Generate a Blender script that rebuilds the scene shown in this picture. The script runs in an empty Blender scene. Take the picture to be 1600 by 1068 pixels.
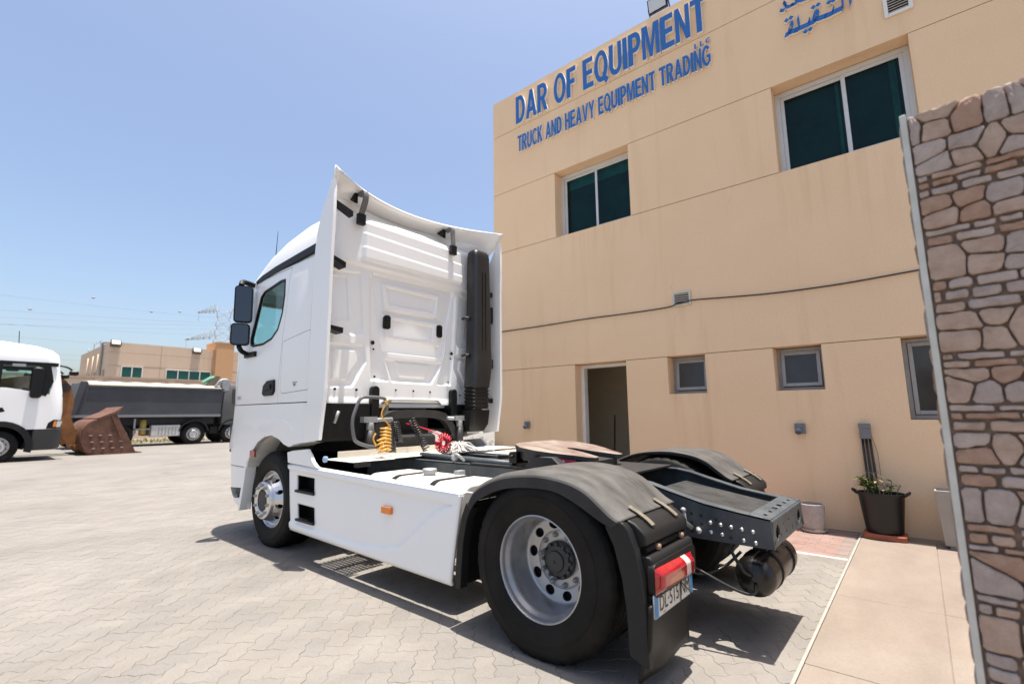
import bpy, bmesh, math, random
from mathutils import Vector, Matrix
import numpy as np

sc = bpy.context.scene
COL = sc.collection
R = math.radians
PI = math.pi

# ------------------------------------------------------------------ camera, sky, sun, exposure
CAM = Vector((-1.8198, 3.5526, 1.377))
cr, cu, cf = Vector((-.7594, -.6505, -.0094)), Vector((-.1029, .1059, .989)), Vector((.6424, -.7521, .1474))
cd = bpy.data.cameras.new('camera')
cam = bpy.data.objects.new('camera', cd)
COL.objects.link(cam)
m = Matrix((cr, cu, -cf)).transposed().to_4x4()
m.translation = CAM
cam.matrix_world = m
cd.sensor_fit = 'HORIZONTAL'
cd.sensor_width = 36.0
cd.lens = 16.9066
cd.clip_start = .05
cd.clip_end = 3000
cd.dof.use_dof = True
cd.dof.focus_distance = 4.2
cd.dof.aperture_fstop = 1.8
sc.camera = cam

SUN = Vector((-.075, -.045, 1)).normalized()
w = bpy.data.worlds.new('World')
sc.world = w
w.use_nodes = True
nt = w.node_tree
sky = nt.nodes.new('ShaderNodeTexSky')
sky.sky_type = 'NISHITA'
sky.sun_disc = False
sky.sun_elevation = math.asin(SUN.z)
sky.sun_rotation = math.atan2(SUN.x, SUN.y)
sky.altitude = 0
sky.air_density = 1.0
sky.dust_density = 3.0
sky.ozone_density = 1.0
nt.links.new(sky.outputs[0], nt.nodes['Background'].inputs[0])
nt.nodes['Background'].inputs[1].default_value = .078
sd = bpy.data.lights.new('sun', 'SUN')
sun = bpy.data.objects.new('sun', sd)
COL.objects.link(sun)
sun.rotation_euler = SUN.to_track_quat('Z', 'Y').to_euler()
sd.energy = 3.6
sd.angle = R(.53)
sd.color = (1, .94, .855)
vs = sc.view_settings
vs.view_transform = 'Standard'
vs.look = 'None'
vs.exposure = 1.47
vs.gamma = 1
vs.use_curve_mapping = False
sc.cycles.max_bounces = 10
sc.cycles.diffuse_bounces = 5

rnd = random.Random(7)

# ------------------------------------------------------------------ materials
MATS = {}
def mat(name, col, rough=.6, metal=0., var=.0, scale=6., bump=0., bscale=None, col2=None, coat=0., spec=.5, detail=6, stretch=None, rvar=0., ior=None, bdist=.004, mid=.5):
    if name in MATS: return MATS[name]
    mt = bpy.data.materials.new(name)
    MATS[name] = mt
    mt.use_nodes = True
    N, L = mt.node_tree.nodes, mt.node_tree.links
    b = N['Principled BSDF']
    b.inputs['Base Color'].default_value = (*col, 1)
    b.inputs['Roughness'].default_value = rough
    b.inputs['Metallic'].default_value = metal
    b.inputs['Coat Weight'].default_value = coat
    b.inputs['Coat Roughness'].default_value = .05
    b.inputs['Specular IOR Level'].default_value = spec
    if ior: b.inputs['IOR'].default_value = ior
    if var or col2 or bump or rvar:
        tc = N.new('ShaderNodeTexCoord')
        src = tc.outputs['Object']
        if stretch:
            mp = N.new('ShaderNodeMapping')
            mp.inputs['Scale'].default_value = stretch
            L.new(src, mp.inputs[0]); src = mp.outputs[0]
        if var or col2 or rvar:
            nz = N.new('ShaderNodeTexNoise')
            nz.inputs['Scale'].default_value = scale
            nz.inputs['Detail'].default_value = detail
            nz.inputs['Roughness'].default_value = .62
            L.new(src, nz.inputs['Vector'])
            if var or col2:
                rp = N.new('ShaderNodeValToRGB')
                c2 = col2 if col2 else tuple(min(1, c * (1 + var)) for c in col)
                c1 = col if col2 else tuple(c * (1 - var) for c in col)
                rp.color_ramp.elements[0].color = (*c1, 1)
                rp.color_ramp.elements[1].color = (*c2, 1)
                rp.color_ramp.elements[0].position = mid - .18
                rp.color_ramp.elements[1].position = mid + .2
                L.new(nz.outputs['Fac'], rp.inputs[0])
                L.new(rp.outputs[0], b.inputs['Base Color'])
            if rvar:
                mr = N.new('ShaderNodeMapRange')
                mr.inputs['From Min'].default_value = .3
                mr.inputs['From Max'].default_value = .7
                mr.inputs['To Min'].default_value = max(0, rough - rvar)
                mr.inputs['To Max'].default_value = min(1, rough + rvar)
                L.new(nz.outputs['Fac'], mr.inputs[0])
                L.new(mr.outputs[0], b.inputs['Roughness'])
        if bump:
            n2 = N.new('ShaderNodeTexNoise')
            n2.inputs['Scale'].default_value = bscale or scale * 6
            n2.inputs['Detail'].default_value = 5
            L.new(src, n2.inputs['Vector'])
            bp = N.new('ShaderNodeBump')
            bp.inputs['Strength'].default_value = bump
            bp.inputs['Distance'].default_value = bdist
            L.new(n2.outputs['Fac'], bp.inputs['Height'])
            L.new(bp.outputs[0], b.inputs['Normal'])
    return mt

white = mat('white_paint', (.84, .835, .82), .3, coat=.3, var=.008, scale=1.5)
dusty_white = mat('dusty_white_top', (.74, .72, .67), .5, var=.05, scale=4)
black_plastic = mat('black_plastic', (.0055, .0055, .0058), .45, var=.25, scale=14, bump=.15, bscale=300, spec=.28)
grey_plastic = mat('grey_plastic', (.011, .011, .0115), .5, var=.18, scale=9, bump=.1, bscale=200, spec=.3)
worn_plastic = mat('worn_plastic', (.042, .040, .038), .65, col2=(.105, .099, .091), scale=5, bump=.12, bscale=90, stretch=(1, 2.2, 1), spec=.3)
rubber = mat('tyre_rubber', (.005, .0048, .0045), .62, col2=(.0135, .012, .0105), scale=5, bump=.2, bscale=60, spec=.18)
tread_rubber = rubber
steel = mat('rim_steel', (.42, .42, .43), .38, metal=.75, var=.12, scale=7, rvar=.1)
alu = mat('polished_aluminium', (.62, .62, .62), .28, metal=1., var=.06, scale=9, rvar=.08)
chassis = mat('chassis_paint', (.036, .045, .053), .45, col2=(.08, .092, .10), scale=5, bump=.1, bscale=40, spec=.35)
chassis_dark = mat('chassis_dark', (.007, .0075, .008), .6, col2=(.018, .018, .019), scale=6)
dark_metal = mat('dark_metal', (.013, .013, .013), .55, col2=(.035, .032, .03), scale=8, bump=.2, bscale=50)
grease_metal = mat('fifth_wheel_top', (.12, .055, .04), .5, col2=(.29, .26, .225), scale=3.2, stretch=(1, 2.2, 1), bump=.1, bscale=50, detail=8)
bright_plate = mat('catwalk_aluminium', (.62, .61, .58), .42, metal=.5, var=.08, scale=5, rvar=.1)
tank_alu = mat('tank_aluminium', (.66, .63, .56), .45, metal=.25, var=.06, scale=4)
silver = mat('silver_bolt', (.6, .6, .6), .35, metal=.9)
rusty = mat('rust_brown', (.075, .030, .018), .8, col2=(.15, .072, .045), scale=4, bump=.4, bscale=30)
rusty_yellow = mat('rusty_yellow', (.30, .125, .032), .7, col2=(.15, .055, .022), scale=3, bump=.3, bscale=30)
cream_cloth = mat('cream_cloth', (.40, .36, .30), .85, var=.1, scale=3)
bed_grey = mat('bed_grey', (.05, .053, .06), .45, var=.2, scale=1.2)
cab_grey = mat('cab_dark_grey', (.07, .068, .066), .5, var=.1, scale=2)
red_hose = mat('red_hose', (.55, .01, .035), .35)
yellow_hose = mat('yellow_hose', (.62, .33, .06), .4, var=.15, scale=20)
black_hose = mat('black_hose', (.012, .012, .012), .35)
cotton = mat('grey_cotton', (.62, .60, .57), .95, var=.15, scale=30)
orange_lens = mat('amber_lens', (.75, .2, .01), .2, coat=.6)
strap_mat = mat('strap_tan', (.10, .085, .06), .8, col2=(.19, .165, .12), scale=30)
plaster = None

def glassy(name, col, rough=.04, trans=0., alpha=1., spec=.5):
    mt = mat(name, col, rough, spec=spec)
    b = mt.node_tree.nodes['Principled BSDF']
    b.inputs['Transmission Weight'].default_value = trans
    return mt
red_lens = mat('red_lens', (.30, .006, .012), .12, coat=.8, var=.2, scale=25)
def tinted(name, col, ior=1.5):
    mt = bpy.data.materials.new(name); MATS[name] = mt; mt.use_nodes = True
    N, L = mt.node_tree.nodes, mt.node_tree.links
    N.remove(N['Principled BSDF'])
    t = N.new('ShaderNodeBsdfTransparent'); t.inputs[0].default_value = (*col, 1)
    g = N.new('ShaderNodeBsdfGlossy'); g.inputs['Roughness'].default_value = .02
    fr = N.new('ShaderNodeFresnel'); fr.inputs[0].default_value = ior
    mx = N.new('ShaderNodeMixShader')
    ge = N.new('ShaderNodeNewGeometry'); iv = N.new('ShaderNodeMath'); iv.operation = 'SUBTRACT'; iv.inputs[0].default_value = 1; L.new(ge.outputs['Backfacing'], iv.inputs[1])
    ml = N.new('ShaderNodeMath'); ml.operation = 'MULTIPLY'; L.new(fr.outputs[0], ml.inputs[0]); L.new(iv.outputs[0], ml.inputs[1])      # one reflection per pane, none on the way out
    L.new(ml.outputs[0], mx.inputs[0]); L.new(t.outputs[0], mx.inputs[1]); L.new(g.outputs[0], mx.inputs[2])
    L.new(mx.outputs[0], N['Material Output'].inputs[0])
    return mt
cab_glass = tinted('cab_glass', (.80, .91, .895), 1.42)
clear_lens = mat('clear_lens', (.55, .56, .56), .1, coat=.8, spec=.8)
win_glass = tinted('window_glass', (.27, .52, .52), 1.34)
dull_glass = mat('dull_glass', (.05, .048, .045), .12, spec=.5, var=.2, scale=3)
mirror_glass = mat('mirror_glass', (.09, .095, .10), .03, metal=1.)
interior_dark = mat('cab_interior', (.62, .62, .60), .8, var=.15, scale=5)
alu_frame = mat('window_aluminium', (.62, .62, .60), .45, metal=.2, var=.05, scale=8)
grey_frame = mat('grey_aluminium', (.36, .36, .36), .5, metal=.3, var=.1, scale=8)
white_frame = mat('white_frame', (.74, .72, .68), .5, var=.05, scale=5)
sign_blue = mat('sign_blue', (.016, .125, .40), .4)
sign_white = mat('sign_white', (.78, .77, .74), .5)
leaf_green = mat('leaf_green', (.055, .095, .016), .55, col2=(.17, .19, .038), scale=14)
leaf_dry = mat('dry_leaf', (.45, .33, .16), .7, var=.2, scale=10)
soil = mat('soil', (.06, .045, .035), .95, var=.3, scale=30)
terracotta = mat('terracotta', (.30, .085, .04), .7, var=.15, scale=8)
pot_white = mat('pot_white', (.36, .30, .265), .75, col2=(.46, .41, .37), scale=12, bump=.3, bscale=60)
tub_black = mat('tub_black', (.006, .006, .006), .4, var=.2, scale=6)
planter_mat = mat('planter_stone', (.33, .28, .235), .7, col2=(.38, .335, .29), scale=4, bump=.15)
galv = mat('galvanised', (.33, .34, .35), .55, metal=.5, var=.1, scale=6)
socket_grey = mat('socket_grey', (.17, .175, .18), .55)
conduit_mat = mat('conduit_black', (.015, .014, .014), .45)
cable_mat = mat('cable_black', (.02, .02, .021), .5)

def plaster_mat(name, c1, c2, c3, drips=()):
    mt = bpy.data.materials.new(name); MATS[name] = mt; mt.use_nodes = True
    N, L = mt.node_tree.nodes, mt.node_tree.links
    b = N['Principled BSDF']; b.inputs['Roughness'].default_value = .9; b.inputs['Specular IOR Level'].default_value = .15
    tc = N.new('ShaderNodeTexCoord')
    def noise(scale, st=None, det=6, dis=0.):
        s = tc.outputs['Object']
        if st:
            mp = N.new('ShaderNodeMapping'); mp.inputs['Scale'].default_value = st; L.new(s, mp.inputs[0]); s = mp.outputs[0]
        n = N.new('ShaderNodeTexNoise'); n.inputs['Scale'].default_value = scale; n.inputs['Detail'].default_value = det; n.inputs['Roughness'].default_value = .6
        n.inputs['Distortion'].default_value = dis
        L.new(s, n.inputs['Vector']); return n.outputs['Fac']
    def ramp(f, a, bb, p0, p1):
        r = N.new('ShaderNodeValToRGB'); r.color_ramp.elements[0].position = p0; r.color_ramp.elements[1].position = p1
        r.color_ramp.elements[0].color = (*a, 1); r.color_ramp.elements[1].color = (*bb, 1); L.new(f, r.inputs[0]); return r.outputs[0]
    def mix(f, a, bb, mode='MIX'):
        x = N.new('ShaderNodeMix'); x.data_type = 'RGBA'; x.blend_type = mode
        if isinstance(f, float): x.inputs[0].default_value = f
        else: L.new(f, x.inputs[0])
        L.new(a, x.inputs[6]); L.new(bb, x.inputs[7]); return x.outputs[2]
    base = mix(.5, ramp(noise(.9, det=8), c1, c2, .35, .68), ramp(noise(55., det=4), tuple(c * .93 for c in c1), tuple(min(1, c * 1.04) for c in c2), .3, .7))
    streak = ramp(noise(2.2, (1.6, 1.6, .12), 7, .4), (1, 1, 1), c3, .55, .8)
    col = mix(.8, base, streak, 'MULTIPLY')
    # hairline cracks
    vo = N.new('ShaderNodeTexVoronoi'); vo.feature = 'DISTANCE_TO_EDGE'; vo.inputs['Scale'].default_value = .55
    nz = N.new('ShaderNodeTexNoise'); nz.inputs['Scale'].default_value = 3.; nz.inputs['Detail'].default_value = 8
    L.new(tc.outputs['Object'], nz.inputs['Vector'])
    mv = N.new('ShaderNodeMix'); mv.data_type = 'VECTOR'; mv.inputs[0].default_value = .22
    L.new(tc.outputs['Object'], mv.inputs[4]); L.new(nz.outputs['Color'], mv.inputs[5]); L.new(mv.outputs[1], vo.inputs['Vector'])
    crack = ramp(vo.outputs['Distance'], (.86, .82, .78), (1, 1, 1), .001, .003)
    gate = ramp(noise(.8, det=3), (0, 0, 0), (1, 1, 1), .56, .66)
    crk = mix(gate, ramp(noise(1.), (1, 1, 1), (1, 1, 1), 0, 1), crack)
    col = mix(.7, col, crk, 'MULTIPLY')
    if drips:
        sp = N.new('ShaderNodeSeparateXYZ'); L.new(tc.outputs['Object'], sp.inputs[0])
        def mr(src, a, bb, c=0., d=1.):
            q = N.new('ShaderNodeMapRange'); q.inputs[1].default_value = a; q.inputs[2].default_value = bb; q.inputs[3].default_value = c; q.inputs[4].default_value = d; L.new(src, q.inputs[0]); return q.outputs[0]
        def mul(a, bb):
            q = N.new('ShaderNodeMath'); q.operation = 'MULTIPLY'; L.new(a, q.inputs[0]); L.new(bb, q.inputs[1]); return q.outputs[0]
        st = mr(noise(9., (1, 1, .05), 5, .3), .48, .68)
        for (a0, a1, zt, ln) in drips:
            m_ = mul(mul(mr(sp.outputs['X'], a0, a0 + .08), mr(sp.outputs['X'], a1, a1 - .08)), mul(mr(sp.outputs['Z'], zt - ln, zt), mr(sp.outputs['Z'], zt + .02, zt - .01)))
            dk = N.new('ShaderNodeRGB'); dk.outputs[0].default_value = (.92, .885, .85, 1)
            col = mix(mul(m_, st), col, mix(1.0, col, dk.outputs[0], 'MULTIPLY'))
    L.new(col, b.inputs['Base Color'])
    bp = N.new('ShaderNodeBump'); bp.inputs['Strength'].default_value = .3; bp.inputs['Distance'].default_value = .004
    L.new(noise(45, det=6), bp.inputs['Height']); L.new(bp.outputs[0], b.inputs['Normal'])
    return mt
plaster = plaster_mat('plaster_sand', (.78, .55, .345), (.845, .615, .405), (.87, .82, .76), drips=((1.4, 3.05, 4.54, .9), (-2.2, -.6, 4.54, 1.1), (.55, .92, 2.925, .5), (.42, 1.06, 1.64, .6), (-.98, -.35, 1.636, .7), (-.72, -.54, 1.1, .6)))
far_plaster = plaster_mat('far_plaster', (.60, .45, .32), (.66, .50, .37), (.9, .87, .83))
tan_plaster = plaster_mat('tan_plaster', (.56, .32, .16), (.6, .35, .185), (.93, .9, .88))
room_paint = mat('room_paint', (.62, .54, .40), .85, var=.06, scale=2)

def paver_mat(name, cols, spots=True, pattern=False):
    """worn concrete: per piece tint, dust clouds, a few oily stains"""
    mt = bpy.data.materials.new(name); MATS[name] = mt; mt.use_nodes = True
    N, L = mt.node_tree.nodes, mt.node_tree.links
    b = N['Principled BSDF']; b.inputs['Roughness'].default_value = .85; b.inputs['Specular IOR Level'].default_value = .25
    ge = N.new('ShaderNodeNewGeometry'); oi = N.new('ShaderNodeObjectInfo')
    pos = ge.outputs['Position']
    ad = N.new('ShaderNodeMath'); ad.operation = 'ADD'; L.new(ge.outputs['Random Per Island'], ad.inputs[0]); L.new(oi.outputs['Random'], ad.inputs[1])
    fr = N.new('ShaderNodeMath'); fr.operation = 'FRACT'; L.new(ad.outputs[0], fr.inputs[0])
    def noise(scale, det=6, st=None, dis=0.):
        s = pos
        if st:
            mp = N.new('ShaderNodeMapping'); mp.inputs['Scale'].default_value = st; mp.inputs['Rotation'].default_value = (0, 0, .5); L.new(s, mp.inputs[0]); s = mp.outputs[0]
        n = N.new('ShaderNodeTexNoise'); n.inputs['Scale'].default_value = scale; n.inputs['Detail'].default_value = det; n.inputs['Roughness'].default_value = .65
        n.inputs['Distortion'].default_value = dis
        L.new(s, n.inputs['Vector']); return n.outputs['Fac']
    def ramp(f, a, bb, p0, p1):
        r = N.new('ShaderNodeValToRGB'); r.color_ramp.elements[0].position = p0; r.color_ramp.elements[1].position = p1
        r.color_ramp.elements[0].color = (*a, 1); r.color_ramp.elements[1].color = (*bb, 1); L.new(f, r.inputs[0]); return r.outputs[0]
    def mix(f, a, bb, mode='MIX'):
        x = N.new('ShaderNodeMix'); x.data_type = 'RGBA'; x.blend_type = mode
        if isinstance(f, float): x.inputs[0].default_value = f
        else: L.new(f, x.inputs[0])
        L.new(a, x.inputs[6]); L.new(bb, x.inputs[7]); return x.outputs[2]
    tint = ramp(fr.outputs[0], (.93, .93, .935), (1.035, 1.02, 1.0), 0, 1)
    base = ramp(noise(.55, 8, dis=.6), cols[0], cols[1], .32, .66)
    c = mix(.9, base, tint, 'MULTIPLY')
    c = mix(.75, c, ramp(noise(3.2, 8, (1, .35, 1)), (.82, .8, .78), (1.08, 1.07, 1.05), .3, .7), 'MULTIPLY')
    c = mix(.55, c, ramp(noise(70, 4), (.8, .8, .8), (1.12, 1.12, 1.12), .3, .7), 'MULTIPLY')
    if spots:
        c = mix(.9, c, ramp(noise(.42, 7, dis=1.2), (1, 1, 1), (.62, .58, .54), .62, .76), 'MULTIPLY')
        c = mix(.8, c, ramp(noise(1.9, 5, dis=.5), (1, 1, 1), (.66, .62, .58), .70, .80), 'MULTIPLY')
    L.new(c, b.inputs['Base Color'])
    bp = N.new('ShaderNodeBump'); bp.inputs['Strength'].default_value = .35; bp.inputs['Distance'].default_value = .003
    L.new(noise(160, 5), bp.inputs['Height']); L.new(bp.outputs[0], b.inputs['Normal'])
    return mt
paver_m = paver_mat('paver_concrete', ((.182, .170, .155), (.228, .214, .197)))
ground_m = paver_mat('ground_concrete', ((.182, .170, .155), (.228, .214, .197)))
pink_m = paver_mat('pink_block', ((.23, .15, .13), (.285, .20, .178)), spots=True)
slab_m = paver_mat('marbled_slab', ((.205, .165, .137), (.245, .211, .18)), spots=False)
kerb_m = paver_mat('kerb_concrete', ((.42, .39, .35), (.5, .47, .43)), spots=False)
mortar_m = mat('mortar_brown', (.25, .18, .14), .9, var=.25, scale=14, bump=.6, bscale=50, bdist=.01)

# ------------------------------------------------------------------ mesh helpers
def link(o, parent=None):
    COL.objects.link(o)
    if parent is not None: o.parent = parent
    return o

def finish(name, bm, mt, parent=None, smooth=False, angle=35, bevel=0., seg=2, loc=None, rot=None, solid=0., soff=-1.):
    me = bpy.data.meshes.new(name)
    bm.normal_update()
    bm.to_mesh(me); bm.free()
    ms = mt if isinstance(mt, (list, tuple)) else [mt]
    for x in ms: me.materials.append(x)
    o = bpy.data.objects.new(name, me)
    link(o, parent)
    if loc is not None: o.location = loc
    if rot is not None: o.rotation_euler = rot
    if smooth:
        me.shade_smooth(); me.set_sharp_from_angle(angle=R(angle))
    if solid:
        s = o.modifiers.new('solid', 'SOLIDIFY'); s.thickness = solid; s.offset = soff
    if bevel:
        b = o.modifiers.new('bevel', 'BEVEL'); b.width = bevel; b.segments = seg; b.limit_method = 'ANGLE'; b.angle_limit = R(40)
        if not smooth: me.shade_smooth(); me.set_sharp_from_angle(angle=R(35))
        b.harden_normals = True
    return o

def B(): return bmesh.new()

def box(bm, x0, x1, y0, y1, z0, z1, mi=0):
    vs = [bm.verts.new(p) for p in [(x0, y0, z0), (x1, y0, z0), (x1, y1, z0), (x0, y1, z0), (x0, y0, z1), (x1, y0, z1), (x1, y1, z1), (x0, y1, z1)]]
    fs = []
    for q in [(3, 2, 1, 0), (4, 5, 6, 7), (0, 1, 5, 4), (1, 2, 6, 5), (2, 3, 7, 6), (3, 0, 4, 7)]:
        f = bm.faces.new([vs[i] for i in q]); f.material_index = mi; fs.append(f)
    return vs

def obox(bm, c, ax, ay, az, hx, hy, hz, mi=0):
    c = Vector(c)
    vs = []
    for sz in (-1, 1):
        for sx, sy in ((-1, -1), (1, -1), (1, 1), (-1, 1)):
            vs.append(bm.verts.new(c + ax * hx * sx + ay * hy * sy + az * hz * sz))
    for q in [(3, 2, 1, 0), (4, 5, 6, 7), (0, 1, 5, 4), (1, 2, 6, 5), (2, 3, 7, 6), (3, 0, 4, 7)]:
        f = bm.faces.new([vs[i] for i in q]); f.material_index = mi

def frame_of(d):
    d = d.normalized()
    a = Vector((0, 0, 1)) if abs(d.z) < .9 else Vector((1, 0, 0))
    x = d.cross(a).normalized()
    return x, x.cross(d).normalized()

def tube(bm, pts, r, n=10, cap=True, closed=False, mi=0):
    pts = [Vector(p) for p in pts]
    rings = []
    k = len(pts)
    px = None
    for i, p in enumerate(pts):
        if closed: d = pts[(i + 1) % k] - pts[i - 1]
        else: d = pts[min(i + 1, k - 1)] - pts[max(i - 1, 0)]
        d.normalize()
        if px is None: px, _ = frame_of(d)
        px = (px - d * px.dot(d))
        if px.length < 1e-5: px, _ = frame_of(d)
        px.normalize()
        py = d.cross(px)
        rr = r[i] if isinstance(r, (list, tuple)) else r
        rings.append([bm.verts.new(p + (px * math.cos(2 * PI * j / n) + py * math.sin(2 * PI * j / n)) * rr) for j in range(n)])
    for i in range(k if closed else k - 1):
        a, b = rings[i], rings[(i + 1) % k]
        for j in range(n):
            f = bm.faces.new((a[j], a[(j + 1) % n], b[(j + 1) % n], b[j])); f.smooth = True; f.material_index = mi
    if cap and not closed:
        bm.faces.new(rings[0][::-1]).material_index = mi; bm.faces.new(rings[-1]).material_index = mi

def smooth_path(pts, n=6):
    """Catmull-Rom through pts"""
    P = [Vector(p) for p in pts]
    out = []
    for i in range(len(P) - 1):
        p0, p1, p2, p3 = P[max(i - 1, 0)], P[i], P[i + 1], P[min(i + 2, len(P) - 1)]
        for k in range(n):
            t = k / n
            out.append(.5 * ((2 * p1) + (p2 - p0) * t + (2 * p0 - 5 * p1 + 4 * p2 - p3) * t * t + (3 * p1 - p0 - 3 * p2 + p3) * t ** 3))
    out.append(P[-1])
    return out

def lathe(bm, prof, axis='Y', n=48, c=(0, 0, 0), mi=0, capa=False, capb=False, rmod=None):
    """prof: list of (radius, height along axis)"""
    rings = []
    for i, (r, h) in enumerate(prof):
        ring = []
        for j in range(n):
            a = 2 * PI * j / n
            rr = r + (rmod(i, j) if rmod else 0)
            u, v = rr * math.cos(a), rr * math.sin(a)
            p = {'Y': (u, h, v), 'Z': (u, v, h), 'X': (h, u, v)}[axis]
            ring.append(bm.verts.new((p[0] + c[0], p[1] + c[1], p[2] + c[2])))
        rings.append(ring)
    for a, b in zip(rings, rings[1:]):
        for j in range(n):
            f = bm.faces.new((a[j], a[(j + 1) % n], b[(j + 1) % n], b[j])); f.smooth = True; f.material_index = mi
    if capa: bm.faces.new(rings[0]).material_index = mi
    if capb: bm.faces.new(rings[-1]).material_index = mi
    return rings

def prism(bm, poly, a0, a1, axis='Y', mi=0):
    """poly: 2D outline; axis Y -> (x,z), Z -> (x,y), X -> (y,z)"""
    def P(q, h): return {'Y': (q[0], h, q[1]), 'Z': (q[0], q[1], h), 'X': (h, q[0], q[1])}[axis]
    A = [bm.verts.new(P(q, a0)) for q in poly]
    C = [bm.verts.new(P(q, a1)) for q in poly]
    bm.faces.new(A[::-1]).material_index = mi
    bm.faces.new(C).material_index = mi
    for i in range(len(poly)):
        j = (i + 1) % len(poly)
        bm.faces.new((A[i], A[j], C[j], C[i])).material_index = mi
    bmesh.ops.recalc_face_normals(bm, faces=bm.faces)

def rrect(x0, x1, z0, z1, r, n=4):
    out = []
    for cx, cz, a in ((x1 - r, z1 - r, 0), (x0 + r, z1 - r, 90), (x0 + r, z0 + r, 180), (x1 - r, z0 + r, 270)):
        for k in range(n + 1):
            t = R(a + 90 * k / n)
            out.append((cx + r * math.cos(t), cz + r * math.sin(t)))
    return out

def loft(bm, rings, cap0=True, cap1=True):
    V = [[bm.verts.new(p) for p in r] for r in rings]
    for a, b in zip(V, V[1:]):
        k = len(a)
        for j in range(k): bm.faces.new((a[j], a[(j + 1) % k], b[(j + 1) % k], b[j]))
    if cap0: bm.faces.new(V[0][::-1])
    if cap1: bm.faces.new(V[-1])
    bmesh.ops.recalc_face_normals(bm, faces=bm.faces)

def boolean(o, cutters, op='DIFFERENCE'):
    """apply exact booleans with bmesh cutters, keep the cutter's material slot"""
    for c in cutters:
        md = o.modifiers.new('b', 'BOOLEAN'); md.operation = op; md.solver = 'EXACT'; md.object = c
        try: md.material_mode = 'TRANSFER'
        except Exception: pass
    dg = bpy.context.evaluated_depsgraph_get()
    dg.update()
    me = bpy.data.meshes.new_from_object(o.evaluated_get(dg))
    o.modifiers.clear()
    old = o.data
    o.data = me
    bpy.data.meshes.remove(old)
    return o

def drop(*obs):
    for o in obs: bpy.data.objects.remove(o, do_unlink=True)

def thing(name, label, cat, loc=(0, 0, 0), rotz=0, group=None):
    o = bpy.data.objects.new(name, None); COL.objects.link(o)
    o.empty_display_size = .2
    o.location = loc; o.rotation_euler = (0, 0, rotz)
    o['label'] = label; o['category'] = cat
    if group: o['group'] = group
    return o
def tag(o, label, cat, group=None):
    o['label'] = label; o['category'] = cat
    if group: o['group'] = group
    return o
def structure(o): o['kind'] = 'structure'; return o

def dup_tree(o, parent=None, mirror=False):
    c = o.copy(); COL.objects.link(c); c.parent = parent
    for ch in list(o.children): dup_tree(ch, c)
    return c

def relief(bm, us, vs, P, keep=None):
    """grid surface P(u,v)->xyz"""
    G = [[bm.verts.new(P(u, v)) for u in us] for v in vs]
    for j in range(len(vs) - 1):
        for i in range(len(us) - 1):
            if keep and not keep((us[i] + us[i + 1]) / 2, (vs[j] + vs[j + 1]) / 2): continue
            f = bm.faces.new((G[j][i], G[j][i + 1], G[j + 1][i + 1], G[j + 1][i])); f.smooth = True
    loose = [v for v in bm.verts if not v.link_faces]
    bmesh.ops.delete(bm, geom=loose, context='VERTS')

def sdpoly(p, poly):
    """signed distance to polygon, negative inside"""
    x, y = p
    d = 1e9; ins = False
    n = len(poly)
    for i in range(n):
        ax, ay = poly[i]; bx, by = poly[(i + 1) % n]
        ex, ey = bx - ax, by - ay
        wx, wy = x - ax, y - ay
        t = max(0, min(1, (wx * ex + wy * ey) / (ex * ex + ey * ey)))
        dx, dy = wx - ex * t, wy - ey * t
        d = min(d, dx * dx + dy * dy)
        if (ay > y) != (by > y) and x < (bx - ax) * (y - ay) / (by - ay) + ax: ins = not ins
    d = math.sqrt(d)
    return -d if ins else d
def sstep(a, b, x):
    t = max(0, min(1, (x - a) / (b - a))); return t * t * (3 - 2 * t)
def bar(bm, pts, side, hw, hh):
    """flat bar swept along pts: half width hw along side, half thickness hh across"""
    pts = [Vector(p) for p in pts]; side = Vector(side).normalized(); rings = []
    for i, p in enumerate(pts):
        d = (pts[min(i + 1, len(pts) - 1)] - pts[max(i - 1, 0)]).normalized(); up = side.cross(d).normalized()
        rings.append([bm.verts.new(p + side * a * hw + up * b * hh) for a, b in ((-1, -1), (1, -1), (1, 1), (-1, 1))])
    for a, b in zip(rings, rings[1:]):
        for j in range(4): bm.faces.new((a[j], a[(j + 1) % 4], b[(j + 1) % 4], b[j]))
    bm.faces.new(rings[0][::-1]); bm.faces.new(rings[-1])
    bmesh.ops.recalc_face_normals(bm, faces=bm.faces)
def lin(a, b, n): return [a + (b - a) * i / (n - 1) for i in range(n)]

# ------------------------------------------------------------------ ground
bm = B()
g = 900
vsx = [bm.verts.new(p) for p in [(-g, -g, -.0030), (g, -g, -.0030), (g, g, -.0030), (-g, g, -.0030)]]
bm.faces.new(vsx)
ground = structure(finish('ground', bm, ground_m))

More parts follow.
